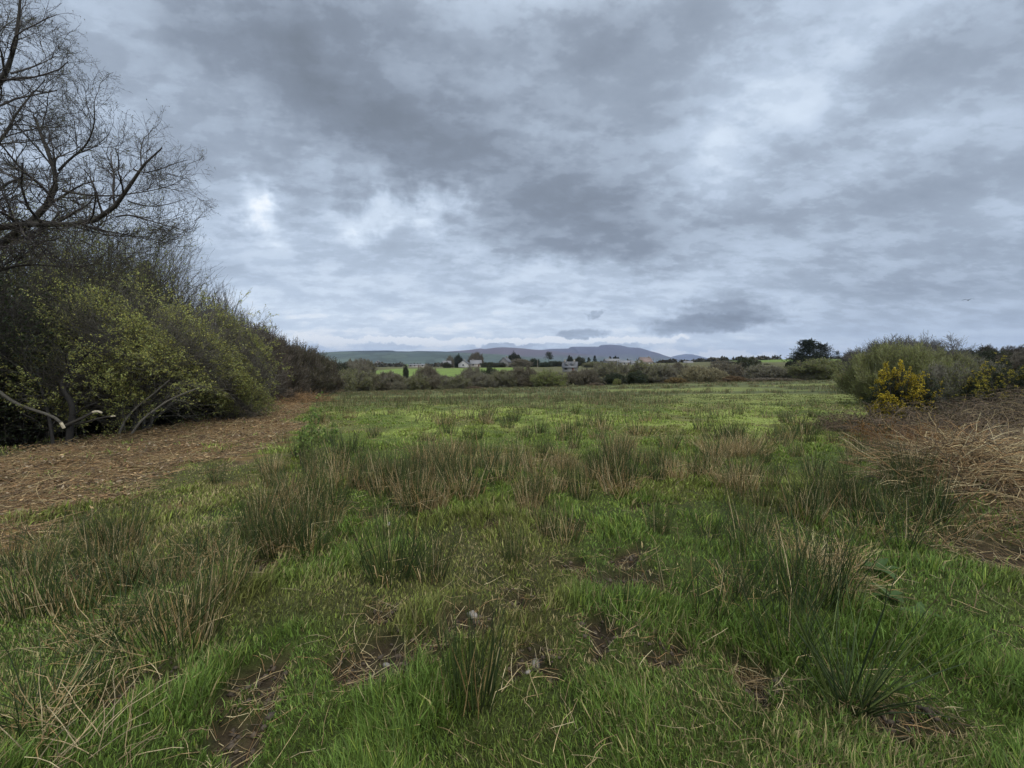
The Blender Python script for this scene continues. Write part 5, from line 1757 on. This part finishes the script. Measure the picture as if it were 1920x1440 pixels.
heap('bracken_heap', 'rounded heap of tan dead bracken stems bowed over, highest pile on the bank', 'bracken', 5.40, 4.95, 1.0, .55, 1900, .72, .0042, STRAW + BRACK[:2] + [(.07, .05, .035)], 501, .6, .22, dirx=.25)
heap('bracken_heap', 'flattened rusty bracken spilling from the rounded heap down to the turf', 'bracken', 5.75, 4.25, .9, .4, 700, .6, .0034, BRACK + STRAW[:2], 502, .25, .05, dirx=.1)
heap('bracken_heap', 'grey brown dead bracken lying behind the rounded heap', 'bracken', 8.3, 6.9, 1.3, .8, 1000, .7, .0046, STRAW + BRACK, 503, .4, .15)
heap('bracken_heap', 'low pale dead stems lying on the bank at the far side of the rounded heap', 'bracken', 7.3, 6.4, .6, .4, 350, .7, .0042, STRAW, 504, .4, .1)


def thicket(name, label, cat, cx_, cy_, rx, ry, h, n, cols, seed, r=.005, leafc=None):
    """arching canes"""
    rg = np.random.default_rng(seed)
    a = rg.random(n) * 2 * pi
    q = np.sqrt(rg.random(n))
    x, y = np.cos(a) * q * rx, np.sin(a) * q * ry
    z0_ = zg(cx_, cy_)
    b = rg.random(n) * 2 * pi
    d = np.stack([np.cos(b) * .6, np.sin(b) * .6, np.ones(n)], 1)
    P, R = stems(np.stack([x, y, land(cx_ + x, cy_ + y) - z0_ - .03], 1), d, h * rg.uniform(.9, 2.0, n), r * rg.uniform(.6, 1.2, n), 9, .14, -.22, rg, .4)
    g = land(cx_ + P[:, :, 0], cy_ + P[:, :, 1]) - z0_
    P[:, :, 2] = np.clip(P[:, :, 2], g + .02, g + h * rg.uniform(.75, 1.08, (n, 1)))
    e = empty(name, (cx_, cy_, z0_), label, cat)
    m_ = MB()
    m_.tubes(P, R, 4, pick(cols, n, rg))
    P2, R2 = grow(P, R, 7, .8, .22, 3, .2, .0, rg, .2, .6, r * .4)
    m_.tubes(P2, R2, 3, pick(cols, len(P2), rg))
    link('canes', m_.mesh('canes', M_STRAW), e)
    if leafc:
        f = MB()
        pos, al, sd, L_, W_ = leaves_on(P2, 2, .05, rg, .02)
        kk = fbm(pos[:, 0] * 2 + seed, pos[:, 1] * 2 + pos[:, 2], 121) > .46
        f.cards(pos[kk], al[kk], sd[kk], L_[kk], W_[kk], shade_var(int(kk.sum()), rg))
        link('foliage', f.mesh('foliage', M_LEAF), e, color=leafc)
    return e


BRM = [(.095, .065, .045), (.14, .095, .062), (.07, .05, .038), (.19, .135, .08)]
thicket('bramble_patch', 'purple brown bramble thicket in front of the small gorse', 'bramble', 9.6, 10.2, 1.2, .8, .75, 420, BRM, 511, .0055, (.075, .06, .03))
thicket('bramble_patch', 'rusty orange brown bramble clump at the field side of the bank', 'bramble', 7.9, 8.6, .9, .6, .55, 360, [(.16, .085, .035), (.20, .11, .04), (.10, .06, .04)], 512, .005, (.14, .075, .02))
thicket('bramble_patch', 'grey brown bramble thicket on top of the bank behind the rusty clump', 'bramble', 10.6, 9.4, 1.5, .9, .75, 520, BRM + STRAW[:1], 513, .0055, (.07, .055, .03))
thicket('bramble_patch', 'dark bramble thicket before the wide yellow gorse on the bank', 'bramble', 13.0, 11.4, 1.8, 1.0, .85, 520, BRM, 514, .006, (.06, .055, .03))
thicket('bramble_patch', 'low brown bramble spilling from the gorse foot onto the turf', 'bramble', 9.2, 11.6, .9, .6, .45, 260, BRM, 515, .0055, (.07, .055, .03))
thicket('bramble_patch', 'dull brown bramble patch at the near end of the bank top', 'bramble', 9.0, 7.6, 1.1, .7, .55, 380, BRM + STRAW, 516, .005, None)
thicket('bramble_patch', 'brown bramble mound between rounded bracken heap and rusty clump', 'bramble', 7.2, 7.6, .7, .5, .35, 240, BRM + STRAW, 517, .0045, None)
# the same bramble goes on over the bank beyond the edge of the picture
rg = np.random.default_rng(520)
n = 3600
y = np.exp(rg.uniform(np.log(1.5), np.log(34), n))
x = np.maximum(scrub_edge(y) + .8, 1.24 * y) + rg.random(n) ** 1.3 * (5 + .5 * y)
k_ = fbm(x * .35, y * .35, 131) > .44
x, y = x[k_], y[k_]
n = len(x)
b_ = rg.random(n) * 2 * pi
P, R = stems(np.stack([x, y, land(x, y) - .03], 1), np.stack([np.cos(b_) * .7, np.sin(b_) * .7, np.ones(n)], 1), rg.uniform(.4, 1.2, n), .0055, 7, .15, -.24, rg, .4)
P[:, :, 2] = np.maximum(P[:, :, 2], land(P[:, :, 0], P[:, :, 1]) + .02)
m_ = MB()
m_.tubes(P, R, 3, pick(BRM + BRACK + STRAW[:1], n, rg))
P2, R2 = grow(P, R, 4, .8, .25, 3, .2, .0, rg, .2, .6, .002)
m_.tubes(P2, R2, 3, pick(BRM + BRACK, len(P2), rg))
tag(link('bramble_scrub', m_.mesh('bramble_scrub', M_STRAW)), kind='stuff')

# red bracken heap at the end of the litter strip
heap('bracken_heap', 'heap of red brown bracken at the far end of the litter strip below the thickets', 'bracken', -13.6, 27, 1.9, 2.2, 900, 1.1, .012, BRACK[:3], 505, .5, .55)
heap('bracken_heap', 'low red brown bracken pile next to the far heap on the litter strip', 'bracken', -13.4, 23, 1.6, 1.6, 700, 1.0, .010, BRACK[:3], 506, .4, .3)


# ------------------------------------------------------------------ small single things in the turf
def stone(label, px, py, sx, sy, sz, seed, tilt=.2):
    rg = np.random.default_rng(seed)
    nu, nv = 14, 8
    th, ph = np.meshgrid(np.arange(nu) * 2 * pi / nu, np.linspace(-pi / 2, pi / 2, nv))
    v = np.stack([np.cos(th) * np.cos(ph), np.sin(th) * np.cos(ph), np.sin(ph)], -1).reshape(-1, 3)
    v = np.sign(v) * np.abs(v) ** .75
    v *= 1 + (fbm(v[:, 0] * 1.5 + seed, v[:, 1] * 1.5 + v[:, 2], seed)[:, None] - .5) * .7
    v = v * np.array([sx, sy, sz])
    idx = np.arange(nu * nv).reshape(nv, nu)
    m_ = MB()
    m_.add(v, np.stack([idx[:-1], np.roll(idx[:-1], -1, 1), np.roll(idx[1:], -1, 1), idx[1:]], -1).reshape(-1, 4))
    p = ground_at(px, py)
    o_ = link('stone', m_.mesh('stone', M_STONE, True), loc=(p[0], p[1], p[2] + sz * .35), rz=rg.random() * 3)
    o_.rotation_euler[0] = tilt
    return tag(o_, label, 'stone', 'stones bedded in the muddy hollows')


stone('flat pale grey stone lying in the bare mud patch right of the upright rush', 1006, 1247, .042, .026, .012, 1)
stone('small brown stone chip beside the flat pale stone', 990, 1262, .016, .011, .008, 2)
stone('lumpy pale stone in the mud behind the upright rush', 886, 1158, .034, .026, .022, 3)
stone('small dark stone at the rim of the long mud hollow', 725, 1250, .022, .016, .012, 4)

# white scrap caught in the rushes
p = ground_at(729, 994)
rg = np.random.default_rng(9)
u_, v_ = np.meshgrid(np.linspace(-1, 1, 7), np.linspace(0, 1, 7))
w_ = (vn(u_ * 2 + 5, v_ * 2, 3) - .5)
V = np.stack([u_ * .018 * (1 - .4 * v_), w_ * .03, v_ * .045 + .03], -1).reshape(-1, 3)
idx = np.arange(49).reshape(7, 7)
m_ = MB()
m_.add(V, np.stack([idx[:-1, :-1], idx[:-1, 1:], idx[1:, 1:], idx[1:, :-1]], -1).reshape(-1, 4))
o_ = link('paper_scrap', m_.mesh('paper_scrap', plain_mat('white_paper', (.75, .77, .82), .6, .05)), loc=tuple(p))
sm = o_.modifiers.new('thickness', 'SOLIDIFY')
sm.thickness = .0015
tag(o_, 'small crumpled white scrap caught low among the rushes', 'scrap')


def broad_leaf(L, W_, up, yaw, bend, n=9):
    """a dock leaf: a bent, folded blade"""
    t = np.linspace(0, 1, n)
    wd = W_ * np.sin(np.clip(t * .92 + .06, 0, 1) * pi) ** .8
    z = up * t * L - bend * t ** 2 * L
    r = np.sqrt(np.clip(1 - (up - bend * t) ** 2, .1, 1)) * t * L
    c = np.stack([r, np.zeros(n), z], 1)
    V = np.stack([c + np.stack([np.zeros(n), s_ * wd, np.abs(s_) * wd * .25 + .004 * np.sin(t * 20) * abs(s_)], 1) for s_ in (-1, -.5, 0, .5, 1)], 1)
    R_ = np.array([[cos(yaw), -sin(yaw), 0], [sin(yaw), cos(yaw), 0], [0, 0, 1]])
    idx = np.arange(n * 5).reshape(n, 5)
    return V.reshape(-1, 3) @ R_.T, np.stack([idx[:-1, :-1], idx[:-1, 1:], idx[1:, 1:], idx[1:, :-1]], -1).reshape(-1, 4)


for (px, py, s_, lab, sd_) in [(1645, 1080, 1.0, 'dock plant with broad green leaves between pale tussock and bracken bank', 5), (1672, 1130, .8, 'smaller dock plant half sunk in the grass before the larger one', 6),
                               (1725, 1165, .7, 'pale green dock plant in the grass near the dark arching rushes', 7)]:
    rg = np.random.default_rng(sd_)
    p = ground_at(px, py)
    e = empty('dock_plant', tuple(p), lab, 'plant', 'dock plants by the bracken bank')
    for i in range(5):
        V, Q = broad_leaf(.17 * s_ * rg.uniform(.7, 1.2), .030 * s_, rg.uniform(.5, .9), i * 1.3 + rg.random(), rg.uniform(.3, .9))
        m_ = MB()
        m_.add(V + np.array([0, 0, .03]), Q, None, (1, 1, 1))
        link('leaf', m_.mesh('leaf', M_LEAF, True), e, color=(.055, .10, .028))

# leafy weed seedlings on the border of the litter strip
for (px, py, tp, hw_, lab, sd_) in [(588, 868, 752, 24, 'tall thin leafy green sapling with bare lower stem near the litter tongue', 1), (566, 876, 790, 20, 'shorter leafy green sapling beside the tall thin one', 2), (622, 850, 790, 20, 'bright leafy green sapling on the field side of the tall thin one', 3)]:
    p = ground_at(px, py)
    h = EYE + (HY - tp) / F * p[1] - p[2]
    rg = np.random.default_rng(600 + sd_)
    P, R = stems(np.array([[0, 0, 0], [.03, 0, 0], [-.03, .02, 0], [0, -.03, 0]]) * 1.0, np.array([[.02, 0, 1], [.15, 0, 1], [-.18, .1, 1], [.05, -.2, 1]]), np.array([1, .85, .8, .7]) * h, .006, 7, .06, .02, rg, .3)
    P2, R2 = grow(P, R, 7, .7, .28, 4, .1, .08, rg, .25, .6, .0025)
    st, lf = MB(), MB()
    st.tubes(P, R, 5)
    st.tubes(P2, R2, 3)
    pos, al, sd, L_, W_ = leaves_on(np.concatenate([P2[:, :3], P2[:, 1:]]), 5, .045, rg, .01, 0, .4)
    lf.cards(pos, al, sd, L_, W_, shade_var(len(pos), rg))
    e = empty('leafy_sapling', tuple(p), lab, 'sapling', 'leafy saplings by the litter strip')
    link('stem', st.mesh('stem', M_BARK, True), e, color=(.07, .06, .04))
    link('foliage', lf.mesh('foliage', M_LEAF), e, color=(.14, .20, .05))

# ------------------------------------------------------------------ the air
hm = bpy.data.materials.new('haze_air')
hm.use_nodes = True
hm.node_tree.nodes.clear()
hn = NT(hm.node_tree)
pv = hn.node('ShaderNodeVolumePrincipled')
pv.inputs['Color'].default_value = (.60, .73, 1.0, 1)
pv.inputs["Density"].default_value = 6.5e-5
pv.inputs['Anisotropy'].default_value = .3
ho = hn.node('ShaderNodeOutputMaterial')
hm.node_tree.links.new(pv.outputs[0], ho.inputs['Volume'])
mb = MB()
mb.box((0, 8300, 345), 33000, 17800, 720)
tag(link('haze', mb.mesh('haze', hm)), kind='stuff')
